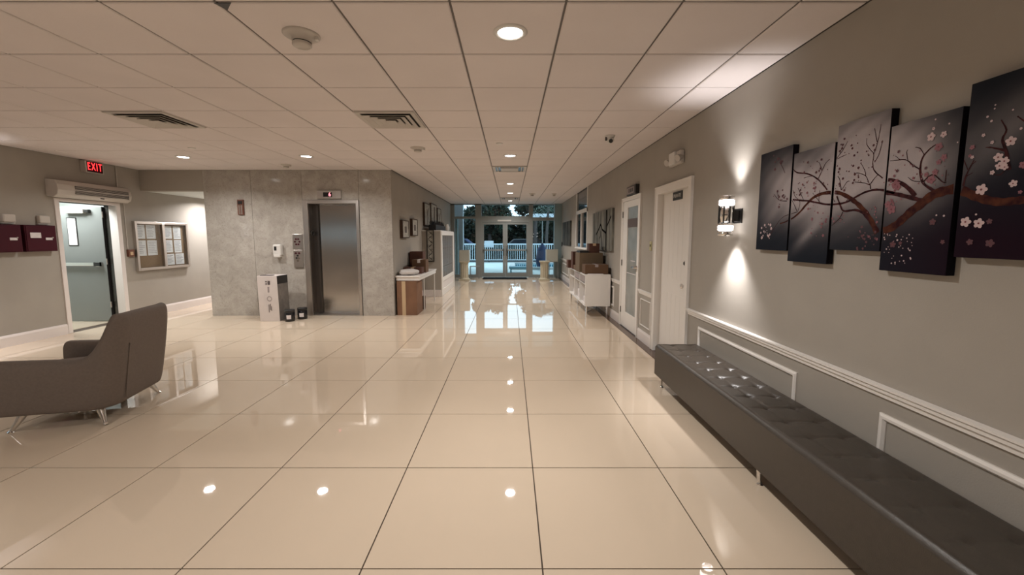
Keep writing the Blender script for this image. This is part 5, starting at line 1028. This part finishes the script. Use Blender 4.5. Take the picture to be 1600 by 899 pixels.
# framed motif on the end of the unit
t = thing('framed_artwork', 'tall narrow black framed patterned panel on the end of the mailbox unit', 'picture', (-1.955, my0, 0.87))
MB().box(-2.045, -2.025, my0 - 0.04, my0 - 0.017, 0.87, 1.655).box(-1.885, -1.865, my0 - 0.04, my0 - 0.017, 0.87, 1.655).box(-2.025, -1.885, my0 - 0.04, my0 - 0.002, 0.87, 0.89).box(-2.025, -1.885, my0 - 0.04, my0 - 0.002, 1.635, 1.655).build('frame', 'black', t)
MB().box(-2.025, -1.885, my0 - 0.02, my0 - 0.002, 0.89, 1.635).build('backing', 'art_pale', t)
mm = MB()
for q in range(7):
    z = 0.94 + q * 0.105; sgn = 1 if q % 2 else -1
    mm.tube([(-1.955 - sgn * 0.055, my0 - 0.024, z - 0.04), (-1.955 - sgn * 0.01, my0 - 0.026, z), (-1.955 + sgn * 0.045, my0 - 0.024, z + 0.055)], [0.004, 0.010, 0.003], n=6)
    mm.tube([(-1.955, my0 - 0.024, z), (-1.955 - sgn * 0.05, my0 - 0.024, z + 0.035)], [0.006, 0.002], n=6)
mm.build('scroll_pattern', 'black', t)['kind'] = 'stuff'
# dark plant trough on top
t = thing('plant_trough', 'dark artificial grass planter standing on the mailbox unit', 'planter', (-1.93, 10.95, mz + 0.02))
MB().box(-2.02, -1.84, 10.22, 11.75, mz + 0.02, mz + 0.16, 0.004).build('trough', 'plant_black', t)
mm = MB(); rp = random.Random(11)
for q in range(170):
    y = rp.uniform(10.24, 11.73); x = rp.uniform(-2.0, -1.86); h = rp.uniform(0.06, 0.15) ; dx, dy = rp.uniform(-.04, .04), rp.uniform(-.04, .04)
    z = mz + 0.15
    mm.add([(x - .008, y - .008, z), (x + .008, y + .008, z), (x + .006 + dx * .5, y + dy * .5, z + h * .7), (x + dx, y + dy, z + h)], [(0, 1, 2), (0, 2, 3)])
mm.build('leaves', 'plant_black', t)['kind'] = 'stuff'
t = thing('vase', 'small white vase at the far end of the mailbox unit', 'vase', (-1.86, 12.12, mz + 0.02))
MB().lathe((-1.86, 12.12, mz + 0.02), [(0, 0), (0.05, 0), (0.075, 0.06), (0.08, 0.13), (0.045, 0.19), (0.05, 0.21)], n=20).build('body', 'white_plastic', t)
MB().lathe((-1.86, 12.12, mz + 0.22), [(0.05, 0), (0.057, 0.006), (0.05, 0.012)], n=20).build('rim', 'white_trim', t)

# framed pictures on the left hall wall
def wall_box_picture(y0, y1, z0, z1, label, group, depth=0.06, motif=0, m_frame='art_brown', m_face='art_pale'):
    t = thing('framed_picture', label, 'picture', (CL, (y0 + y1) / 2, z0), group)
    x = CL + depth; w = 0.02
    MB().box(CL, x, y0, y0 + w, z0, z1).box(CL, x, y1 - w, y1, z0, z1).box(CL, x, y0 + w, y1 - w, z0, z0 + w).box(CL, x, y0 + w, y1 - w, z1 - w, z1).build('frame', m_frame, t)
    MB().box(CL, x - 0.008, y0 + w, y1 - w, z0 + w, z1 - w).build('face', m_face, t)
    mm = MB(); cy = (y0 + y1) / 2; h = z1 - z0
    if motif == 0: mm.box(x - 0.008, x - 0.004, cy - 0.07, cy + 0.07, z0 + h * .3, z0 + h * .65)
    elif motif == 1:
        mm.tube([(x - 0.006, cy - 0.05, z0 + 0.03), (x - 0.006, cy, z0 + h * .4), (x - 0.006, cy - 0.08, z0 + h * .75)], 0.008, n=6)
        mm.tube([(x - 0.006, cy, z0 + h * .4), (x - 0.006, cy + 0.15, z0 + h * .8)], 0.006, n=6)
    else: mm.tube([(x - 0.006, cy, z0 + 0.03), (x - 0.006, cy + 0.04, z0 + h * .85)], 0.02, n=6)
    mm.build('motif', 'print_dark', t)
    return t
wall_box_picture(8.11, 8.62, 1.45, 1.81, 'small square deep-framed picture nearest the marble corner', 'pictures on the left hall wall')
wall_box_picture(8.93, 9.43, 1.50, 1.87, 'small square deep-framed picture second from the marble corner', 'pictures on the left hall wall')
wall_box_picture(10.28, 11.02, 1.76, 2.33, 'tall pale picture with brown frame above the near end of the planter', 'pictures on the left hall wall', 0.05, 1)
wall_box_picture(11.15, 12.0, 1.84, 2.39, 'tall pale picture with dark tree above the planter', 'pictures on the left hall wall', 0.045, 2)
wall_box_picture(12.15, 12.75, 1.72, 2.33, 'narrow pale picture near the far end of the planter', 'pictures on the left hall wall', 0.045, 1)

# intercom beside the unit
tag(MB().box(CL, CL + 0.05, 12.9, 13.15, 1.0, 1.6, 0.006).build('intercom_panel', 'black', origin=(CL, 13.0, 1.0)), 'dark narrow panel on the hall wall beyond the mailbox unit', 'panel')

# ================================================================== PEDESTALS, PLANTERS, MAT
def pedestal(cx, cy, label):
    t = thing('pedestal', label, 'pedestal', (cx, cy, 0), 'fluted stone pedestals by the entrance')
    MB().box(cx - .18, cx + .18, cy - .18, cy + .18, 0, 0.05, 0.004).build('plinth', 'stone_column', t)
    vs = []; fs = []; N = 48
    for z in (0.09, 0.58):
        for i in range(N):
            a = 2 * math.pi * i / N; r = 0.128 + (0.010 if i % 4 < 2 else -0.004); vs.append((cx + r * math.cos(a), cy + r * math.sin(a), z))
    fs = [(i, (i + 1) % N, N + (i + 1) % N, N + i) for i in range(N)]
    MB().add(vs, fs).build('fluted_shaft', 'stone_column', t)
    MB().lathe((cx, cy, 0), [(0.165, 0.05), (0.165, 0.07), (0.14, 0.095), (0.13, 0.095)], n=28).build('base_ring', 'stone_column', t)
    MB().lathe((cx, cy, 0), [(0.13, 0.575), (0.15, 0.60), (0.165, 0.625), (0.165, 0.63)], n=28).box(cx - .17, cx + .17, cy - .17, cy + .17, 0.63, 0.667, 0.004).build('capital', 'stone_column', t)
pedestal(-1.57, 14.0, 'fluted stone pedestal left of the entrance doors')
pedestal(1.17, 14.0, 'fluted stone pedestal right of the entrance doors')
def cube(cx, cy, w, z0, z1, label):
    t = thing('planter_cube', label, 'planter', (cx, cy, z0), 'pale square planters by the entrance'); h = w / 2
    MB().box(cx - h, cx + h, cy - h, cy + h, z0, z1, 0.006).build('body', 'cube_white', t)
    MB().box(cx - h + .02, cx + h - .02, cy - h + .02, cy + h - .02, z1 - 0.002, z1 + 0.002).build('soil', 'print_dark', t)
cube(-1.555, 14.0, 0.33, 0.667, 1.04, 'pale square planter standing on the left pedestal')
def stand(cx, cy, label, h=0.58):
    t = thing('plant_stand', label, 'stand', (cx, cy, 0), 'small dark metal stands by the glass'); w = 0.17
    MB().box(cx - w, cx + w, cy - w, cy + w, h - 0.02, h, 0.002).build('top', 'alu_frame', t)
    for sx in (-1, 1):
        for sy in (-1, 1): MB().cyl((cx + sx * (w - .015), cy + sy * (w - .015), 0), (cx + sx * (w - .015), cy + sy * (w - .015), h - 0.02), 0.01, n=8).build('leg', 'alu_frame', t)
stand(1.53, 14.55, 'metal stand under the pale planter behind the right pedestal', 0.62)
cube(1.47, 14.55, 0.40, 0.62, 1.05, 'pale square planter behind the right pedestal')
stand(-1.27, 14.6, 'low metal stand behind the left pedestal', 0.45)
t = thing('door_mat', 'black door mat inside the entrance doors', 'mat', (-0.2, 14.7, 0))
MB().box(-0.98, 0.60, 14.32, 15.02, 0.0, 0.012, 0.004).build('border', 'mat_black', t)
MB().box(-0.90, 0.52, 14.40, 14.94, 0.012, 0.017).build('pile', 'mat_black', t)

# ================================================================== RIGHT CONSOLE AND PARCELS
cx0, cx1, cy0, cy1, cz0, cz1 = 1.365, 1.83, 7.42, 9.40, 0.205, 0.79
t = thing('console_cabinet', 'white open console cabinet on slim legs against the right wall', 'cabinet', ((cx0 + cx1) / 2, 8.4, 0))
MB().box(cx0, cx1, cy0, cy1, cz1 - 0.03, cz1, 0.003).build('cabinet_top', 'white_lacquer', t)
MB().box(cx0 + .004, cx1, cy0, cy1, cz0, cz0 + 0.03, 0.003).build('bottom_panel', 'white_lacquer', t)
for y in (cy0, cy1 - 0.03): MB().box(cx0 + .002, cx1, y, y + 0.03, cz0 + .03, cz1 - .03, 0.002).build('end_panel', 'white_lacquer', t)
for y in (8.06, 8.72): MB().box(cx0 + 0.01, cx1 - .02, y, y + 0.02, cz0 + .03, cz1 - .03).build('divider', 'white_lacquer', t)
MB().box(cx1 - 0.02, cx1 - .004, cy0 + .03, cy1 - .03, cz0 + .03, cz1 - .03).build('back_panel', 'white_base', t)
MB().box(cx0 + 0.01, cx1 - 0.02, cy0 + .03, cy1 - .03, 0.60, 0.615).build('shelf', 'white_lacquer', t)
MB().box(cx0 + 0.015, cx0 + 0.03, cy0 + .04, 8.05, 0.63, 0.75, 0.002).build('drawer_front', 'print_grey', t)
MB().box(cx0 + 0.015, cx0 + 0.03, 8.09, 8.71, 0.63, 0.75, 0.002).build('drawer_front', 'print_grey', t)
for x in (cx0 + 0.04, cx1 - 0.05):
    for y in (cy0 + 0.05, 8.4, cy1 - 0.08): MB().box(x - .011, x + .011, y - .011, y + .011, 0, cz0).build('leg', 'chrome', t)
g = 'papers inside the console cabinet'
for i, (y, z1) in enumerate([(7.75, 0.10), (8.40, 0.16), (9.0, 0.08)]):
    tag(MB().box(cx0 + 0.06, cx1 - 0.08, y - 0.15, y + 0.18, cz0 + .03, cz0 + .03 + z1, 0.004).build('paper_stack', 'paper', origin=(1.6, y, cz0 + .03)),
        ['white paper stack in the nearest bay of the console cabinet', 'tall white paper stack in the middle bay of the console cabinet', 'low white paper stack in the farthest bay of the console cabinet'][i], 'papers', g)
g = 'cartons on the console cabinet'
carton('carton', 'large brown carton in the middle of the console cabinet', 1.345, 1.80, 7.95, 8.45, cz1, 1.165, 'cardboard_tan', False, group=g)
carton('carton', 'wide low brown carton at the near end of the console cabinet', 1.375, 1.80, 7.50, 7.82, cz1, 0.965, 'cardboard_mid', True, group=g, tm='print_grey')
carton('carton', 'small striped carton on top of the large brown carton', 1.545, 1.745, 8.02, 8.26, 1.166, 1.345, 'cardboard_dark', True, group=g)
carton('carton', 'flat dark carton lying on the large brown carton', 1.36, 1.53, 8.0, 8.40, 1.166, 1.205, 'black', False, group=g)
carton('carton', 'tall dark brown carton behind the large carton', 1.34, 1.60, 8.78, 9.02, cz1, 1.16, 'cardboard_dark', False, group=g)
carton('carton', 'small dark carton at the far end of the console cabinet', 1.29, 1.60, 9.10, 9.37, cz1, 0.965, 'cardboard_dark', False, group=g)
carton('carton', 'low reddish carton between the large carton and the dark ones', 1.35, 1.60, 8.50, 8.72, cz1, 0.885, 'cardboard_mid', False, group=g)
tag(MB().box(1.42, 1.70, 7.425, 7.49, cz1, cz1 + 0.012, 0.003).build('envelope', 'paper', origin=(1.55, 7.45, cz1)), 'white envelope on the near edge of the console cabinet', 'envelope')
# black stand items under the console
tag(MB().tube([(1.45, 7.75, 0.02), (1.70, 8.1, 0.05), (1.58, 8.5, 0.03)], 0.012).tube([(1.50, 7.9, 0.014), (1.50, 8.35, 0.17)], 0.01).build('folded_stand', 'chrome', origin=(1.55, 8.1, 0)), 'folded metal stand lying under the console cabinet', 'stand')

# dark canvases on the right hall wall
def dark_canvas(y0, y1, z0, z1, m, label, split=None):
    t = thing('canvas_picture', label, 'painting', (RW, (y0 + y1) / 2, z0), 'dark tree canvases on the right hall wall')
    spans = [(y0, y1)] if not split else [(y0, split - 0.012), (split + 0.012, y1)]
    for a, b_ in spans:
        MB().box(RW - 0.04, RW - 0.001, a, b_, z0, z1, 0.002).build('canvas_panel', m, t)
    return t
t = dark_canvas(7.42, 9.18, 1.21, 1.99, 'pale_canvas', 'dark grey forest canvas with a bare branch, above the console cabinet', 7.82)
x = RW - 0.042
def flat_stroke(mb, pts, w):
    for i in range(len(pts) - 1):
        (a, b_), (c, d) = pts[i], pts[i + 1]; dv = Vector((c - a, d - b_)).normalized(); n = Vector((-dv.y, dv.x)) * w
        mb.prism([(x, a + n.x, b_ + n.y), (x, c + n.x, d + n.y), (x, c - n.x, d - n.y), (x, a - n.x, b_ - n.y)], (-0.001, 0, 0))
m_ = MB()
flat_stroke(m_, [(7.86, 1.22), (7.88, 1.98)], 0.03); flat_stroke(m_, [(7.88, 1.55), (8.2, 1.62), (8.36, 1.73), (8.5, 1.64), (8.78, 1.52)], 0.02)
flat_stroke(m_, [(8.36, 1.6), (8.33, 1.5), (8.42, 1.44)], 0.014); flat_stroke(m_, [(7.80, 1.68), (7.62, 1.78), (7.5, 1.85)], 0.018)
flat_stroke(m_, [(8.95, 1.25), (8.98, 1.97)], 0.012); flat_stroke(m_, [(8.62, 1.25), (8.60, 1.97)], 0.010)
m_.build('painted_branch', 'ink', t)
t = dark_canvas(12.58, 14.45, 1.21, 1.98, 'dark_canvas', 'dark narrow-looking forest canvas nearest the glass front')
m_ = MB(); flat_stroke(m_, [(13.1, 1.22), (13.15, 1.97)], 0.03); flat_stroke(m_, [(13.8, 1.22), (13.75, 1.97)], 0.03); m_.build('painted_branch', 'ink', t)
tag(MB().box(RW - 0.03, RW, 14.72, 14.80, 1.15, 1.30, 0.004).build('door_control', 'black', origin=(RW, 14.76, 1.2)), 'small black control box on the wall beside the end post', 'panel')

# ================================================================== OUTSIDE
structure(MB().box(-30, 30, GY + 0.12, 24.6, -0.25, -0.02).build('floor_terrace', 'deck', origin=(0, 20, 0)), 'pale outdoor pool deck')
structure(MB().box(-4.5, -1.75, GY + 0.2, 17.6, -0.02, 2.2).box(-4.5, -1.75, GY + 0.2, 17.6, 2.2, 2.9).build('wall_outside', 'stucco_grey', origin=(-3, 16, 0)) if False else MB().box(-2.55, -2.25, GY + 0.2, 20, 0, 4).build('wall_outside', 'stucco', origin=(-2.4, 17, 0)), 'pale outside wall left of the entrance')
tag(MB().box(-2.24, -1.86, 16.2, 16.6, 0, 3.4, 0.01).build('column', 'stucco', origin=(-2.05, 16.4, 0)), 'square white column just outside the left sidelight', 'column')
tag(MB().box(-2.24, -2.0, 15.6, 15.95, 0, 2.2, 0.01).build('column', 'stucco_grey', origin=(-2.12, 15.8, 0)), 'grey-green pier outside between the column and the glass', 'column')
structure(MB().box(-40, 40, 24.6, 70, -0.25, -0.04).build('ground_street', 'asphalt', origin=(0, 40, 0)), 'dark asphalt beyond the railing')
# entrance canopy
tag(MB().box(-2.24, 5.0, GY + 0.13, 18.15, 2.92, 3.15, 0.01).build('canopy', 'wall_paint', origin=(1.4, 16.6, 2.92)), 'beige entrance canopy outside above the glass doors', 'canopy')
# pool
t = thing('swimming_pool', 'blue swimming pool with pale coping beyond the entrance doors', 'pool', (1.8, 21.0, 0))
MB().box(0.0, 6.0, 18.9, 19.15, -0.02, 0.10, 0.01).box(0.0, 6.0, 22.4, 22.65, -0.02, 0.10, 0.01).box(0.0, 0.25, 19.15, 22.4, -0.02, 0.10, 0.01).build('coping', 'pool_coping', t)
MB().box(0.25, 6.0, 19.15, 22.4, -0.02, 0.05).build('water', 'pool_water', t)
t = thing('wave_bench', 'low turquoise lounger by the pool seen through the right door leaf', 'lounger', (0.35, 17.4, 0))
MB().box(-0.05, 0.85, 17.1, 17.7, 0.16, 0.24, 0.02).build('seat', 'turquoise', t)
MB().box(0.0, 0.06, 17.15, 17.65, 0, 0.16).box(0.74, 0.80, 17.15, 17.65, 0, 0.16).build('leg', 'turquoise', t)
# railing
t = thing('railing', 'white metal picket railing around the pool deck', 'railing', (0, 24.0, 0))
for i in range(-6, 7):
    MB().box(i * 1.5 - 0.20 - .035, i * 1.5 - 0.20 + .035, 23.96, 24.04, -0.02, 1.12).build('post', 'rail_white', t)
MB().box(-9.2, 9.2, 23.97, 24.03, 1.05, 1.12).build('top_rail', 'rail_white', t)
MB().box(-9.2, 9.2, 23.98, 24.02, 0.14, 0.19).build('bottom_rail', 'rail_white', t)
mm = MB(); x = -9.1
while x < 9.1: mm.box(x, x + 0.028, 23.985, 24.015, 0.19, 1.05); x += 0.125
mm.build('pickets', 'rail_white', t)['kind'] = 'stuff'
t = thing('meter_box', 'white square box on a slim post just behind the pool railing', 'box', (-1.27, 24.6, 0))
MB().cyl((-1.27, 24.6, -0.04), (-1.27, 24.6, 0.88), 0.04, n=12).build('post', 'asphalt', t)
MB().box(-1.54, -1.0, 24.45, 24.75, 0.88, 1.27, 0.02).build('housing', 'stucco', t)
MB().box(-1.50, -1.04, 24.437, 24.45, 0.92, 1.23, 0.004).build('door', 'stucco', t)
# folded blue umbrella
t = thing('umbrella', 'folded dark blue umbrella outside the right sidelight', 'umbrella', (1.45, 20.0, 0))
MB().cyl((1.45, 18.6, -0.02), (1.45, 18.6, 2.2), 0.025, n=10).build('pole', 'alu_frame', t)
MB().lathe((1.45, 18.6, 0), [(0.02, 1.22), (0.22, 0.95), (0.30, 0.40), (0.24, 0.15)], n=14).build('canopy', 'umbrella_blue', t)
t.location = (1.45, 18.6, 0)
for ch in t.children: ch.location = (0, 1.4, 0)
# cabana roof at right
t = thing('cabana', 'white-roofed pergola beyond the railing at the right', 'pergola', (3.4, 30, 0))
MB().box(1.6, 5.4, 28.4, 30.6, 2.75, 3.1, 0.01).build('roof', 'stucco', t)
for x, y in ((1.8, 28.6), (5.2, 28.6), (1.8, 30.4), (5.2, 30.4)):
    MB().box(x - .08, x + .08, y - .08, y + .08, -0.02, 2.75).build('post', 'bark', t)
# distant pale house and parked cars beyond the railing
t = thing('house', 'pale distant house between the trees at the left', 'house', (-4.5, 47, 0))
MB().box(-7.5, -3.2, 45, 51, -0.02, 3.6).build('wall', 'stucco', t)
for x in (-6.9, -5.4, -4.2): MB().box(x, x + 0.7, 44.95, 45.0, 1.2, 2.4).build('window', 'window_dark', t)
MB().box(-7.9, -2.8, 44.6, 51.4, 3.6, 3.95).build('roof', 'stucco_grey', t)
def car(cx, cy, m, label):
    t = thing('car', label, 'car', (cx, cy, 0), 'parked cars beyond the railing')
    P_ = [(-2.1, .35), (-2.05, .75), (-1.2, .88), (-.65, 1.35), (.75, 1.38), (1.35, .92), (2.05, .82), (2.12, .35)]
    o = MB().prism([(cx + a, cy - .85, z) for a, z in P_], (0, 1.7, 0)).build('body', m, t); bevel(o, 0.06)
    MB().prism([(cx + a, cy - .86, z) for a, z in [(-1.0, .92), (-.6, 1.28), (.7, 1.30), (1.15, .92)]], (0, 1.72, 0)).build('window', 'window_dark', t)
    for a in (-1.35, 1.35):
        for yy in (-.87, .67): MB().cyl((cx + a, cy + yy, .31), (cx + a, cy + yy + .2, .31), .33, n=18).build('wheel', 'black', t)
car(-4.2, 32.5, 'umbrella_blue', 'dark blue car parked beyond the railing at the left')
car(0.9, 33.0, 'asphalt', 'dark grey car parked beyond the railing behind the right door leaf')
car(6.6, 34, 'turquoise', 'blue-green car parked beyond the railing at the far right')

# trees: trunk, boughs and leafy crowns
def tree(cx, cy, h, r, n, m, label, seed, low=0.25):
    rr = random.Random(seed)
    t = thing('tree', label, 'tree', (cx, cy, 0), 'trees beyond the pool deck')
    tr = MB().tube([(cx, cy, -0.02), (cx + .1, cy, h * .25), (cx - .05, cy, h * .5)], [0.22, 0.17, 0.12], n=8)
    for q in range(6):
        a = rr.random() * 6.28; tr.tube([(cx, cy, h * .35), (cx + math.cos(a) * r * .35, cy + math.sin(a) * r * .35, h * .6), (cx + math.cos(a) * r * .7, cy + math.sin(a) * r * .7, h * .8)], [0.10, 0.06, 0.03], n=6)
    tr.build('trunk', 'bark', t)
    cl = []
    for q in range(26):
        a = rr.random() * 6.28; ph = rr.uniform(-1, 1); k = rr.random() ** .5
        cl.append((cx + math.cos(a) * r * .8 * k * math.sqrt(1 - ph * ph * .8), cy + math.sin(a) * r * .8 * k, h * (0.5 + low) / 1.0 * 0.5 + h * .28 + ph * h * .34))
    mm = MB(); vs = []; fs = []
    for q in range(n):
        c = cl[q % len(cl)]; s = r * .33
        while True:
            d = Vector((rr.uniform(-1, 1), rr.uniform(-1, 1), rr.uniform(-1, 1)))
            if d.length < 1: break
        p = Vector(c) + d * s; sz = rr.uniform(0.10, 0.22)
        u = Vector((rr.uniform(-1, 1), rr.uniform(-1, 1), rr.uniform(-1, 1))).normalized(); w = u.cross(Vector((rr.uniform(-1, 1), rr.uniform(-1, 1), rr.uniform(-1, 1)))).normalized()
        k = len(vs); vs += [p - u * sz, p + w * sz * .45, p + u * sz, p - w * sz * .45]; fs.append((k, k + 1, k + 2, k + 3))
    me = bpy.data.meshes.new('crown'); me.from_pydata([v - Vector((cx, cy, 0)) for v in vs], [], fs); me.materials.append(MATS[m])
    o = bpy.data.objects.new('crown', me); COL.objects.link(o); o.parent = t
for a in [(-7.2, 37.5, 5.8, 2.3, 9000, 'leaf', 'dark bushy tree behind the left sidelight', 1), (-2.0, 38.5, 5.2, 2.3, 12000, 'leaf', 'broad dark tree behind the left entrance door', 2),
          (2.6, 38.5, 5.3, 2.2, 12000, 'leaf', 'dark tree behind the right entrance door', 3), (7.8, 38, 5.6, 2.3, 11000, 'leaf_mid', 'dark tree behind the pergola', 4),
          (-12.2, 38.5, 6.0, 2.3, 7000, 'leaf', 'tree at the far left beyond the deck', 5), (12.4, 38.5, 6.0, 2.3, 7000, 'leaf_mid', 'tree at the far right beyond the deck', 6)]:
    tree(*a)
def hedge(x0, x1, y, h, seed, label, n=9000, k0=1.0):
    rr = random.Random(seed); vs = []; fs = []
    for q in range(n):
        p = Vector((rr.uniform(x0, x1), y + rr.uniform(-.5, .5), rr.uniform(0, h) * (0.85 + 0.15 * math.sin(q)))); sz = rr.uniform(.07, .15) * k0
        u = Vector((rr.uniform(-1, 1), rr.uniform(-1, 1), rr.uniform(-1, 1))).normalized(); w = u.cross(Vector((rr.uniform(-1, 1), rr.uniform(-1, 1), rr.uniform(-1, 1)))).normalized()
        k = len(vs); vs += [p - u * sz, p + w * sz * .5, p + u * sz, p - w * sz * .5]; fs.append((k, k + 1, k + 2, k + 3))
    me = bpy.data.meshes.new('hedge'); me.from_pydata([v - Vector(((x0 + x1) / 2, y, 0)) for v in vs], [], fs); me.materials.append(MATS['leaf'])
    o = bpy.data.objects.new('hedge', me); COL.objects.link(o); o.location = ((x0 + x1) / 2, y, 0); tag(o, label, 'hedge'); o['kind'] = 'stuff'
hedge(-14, 14, 43.0, 3.7, 9, 'long dark hedge closing the view behind the trees', 24000, 2.2)
hedge(-9, 9, 27.0, 0.95, 10, 'low dark hedge behind the white railing', 16000, 1.2)
# palm seen through the right sidelight
t = thing('palm_tree', 'slim palm in front of the pergola outside the right sidelight', 'tree', (2.3, 25.5, 0), 'trees beyond the pool deck')
MB().tube([(2.3, 25.5, -.02), (2.25, 25.5, 1.4), (2.35, 25.5, 3.3)], [.13, .09, .07], n=10).build('trunk', 'bark', t)
for q in range(14):
    a = q * 2 * math.pi / 14 + 0.2; L_ = 1.5; rr = random.Random(q); m_ = MB()
    pts = [Vector((2.35 + math.cos(a) * L_ * s, 25.5 + math.sin(a) * L_ * s, 3.3 + 0.9 * s - 2.0 * s * s * (0.8 + .4 * rr.random()))) for s in [i / 10 for i in range(11)]]
    for i in range(1, 10):
        d = (pts[i + 1] - pts[i - 1]).normalized(); sd = d.cross(Vector((0, 0, 1))).normalized()
        for sg in (-1, 1):
            l = 0.32 * math.sin(math.pi * (i + 1) / 12); e = pts[i] + sd * sg * l - Vector((0, 0, l * .5)) + d * .12
            m_.add([pts[i] - d * .03, pts[i] + d * .03, e], [(0, 1, 2)])
    m_.build('frond', 'leaf_mid', t)
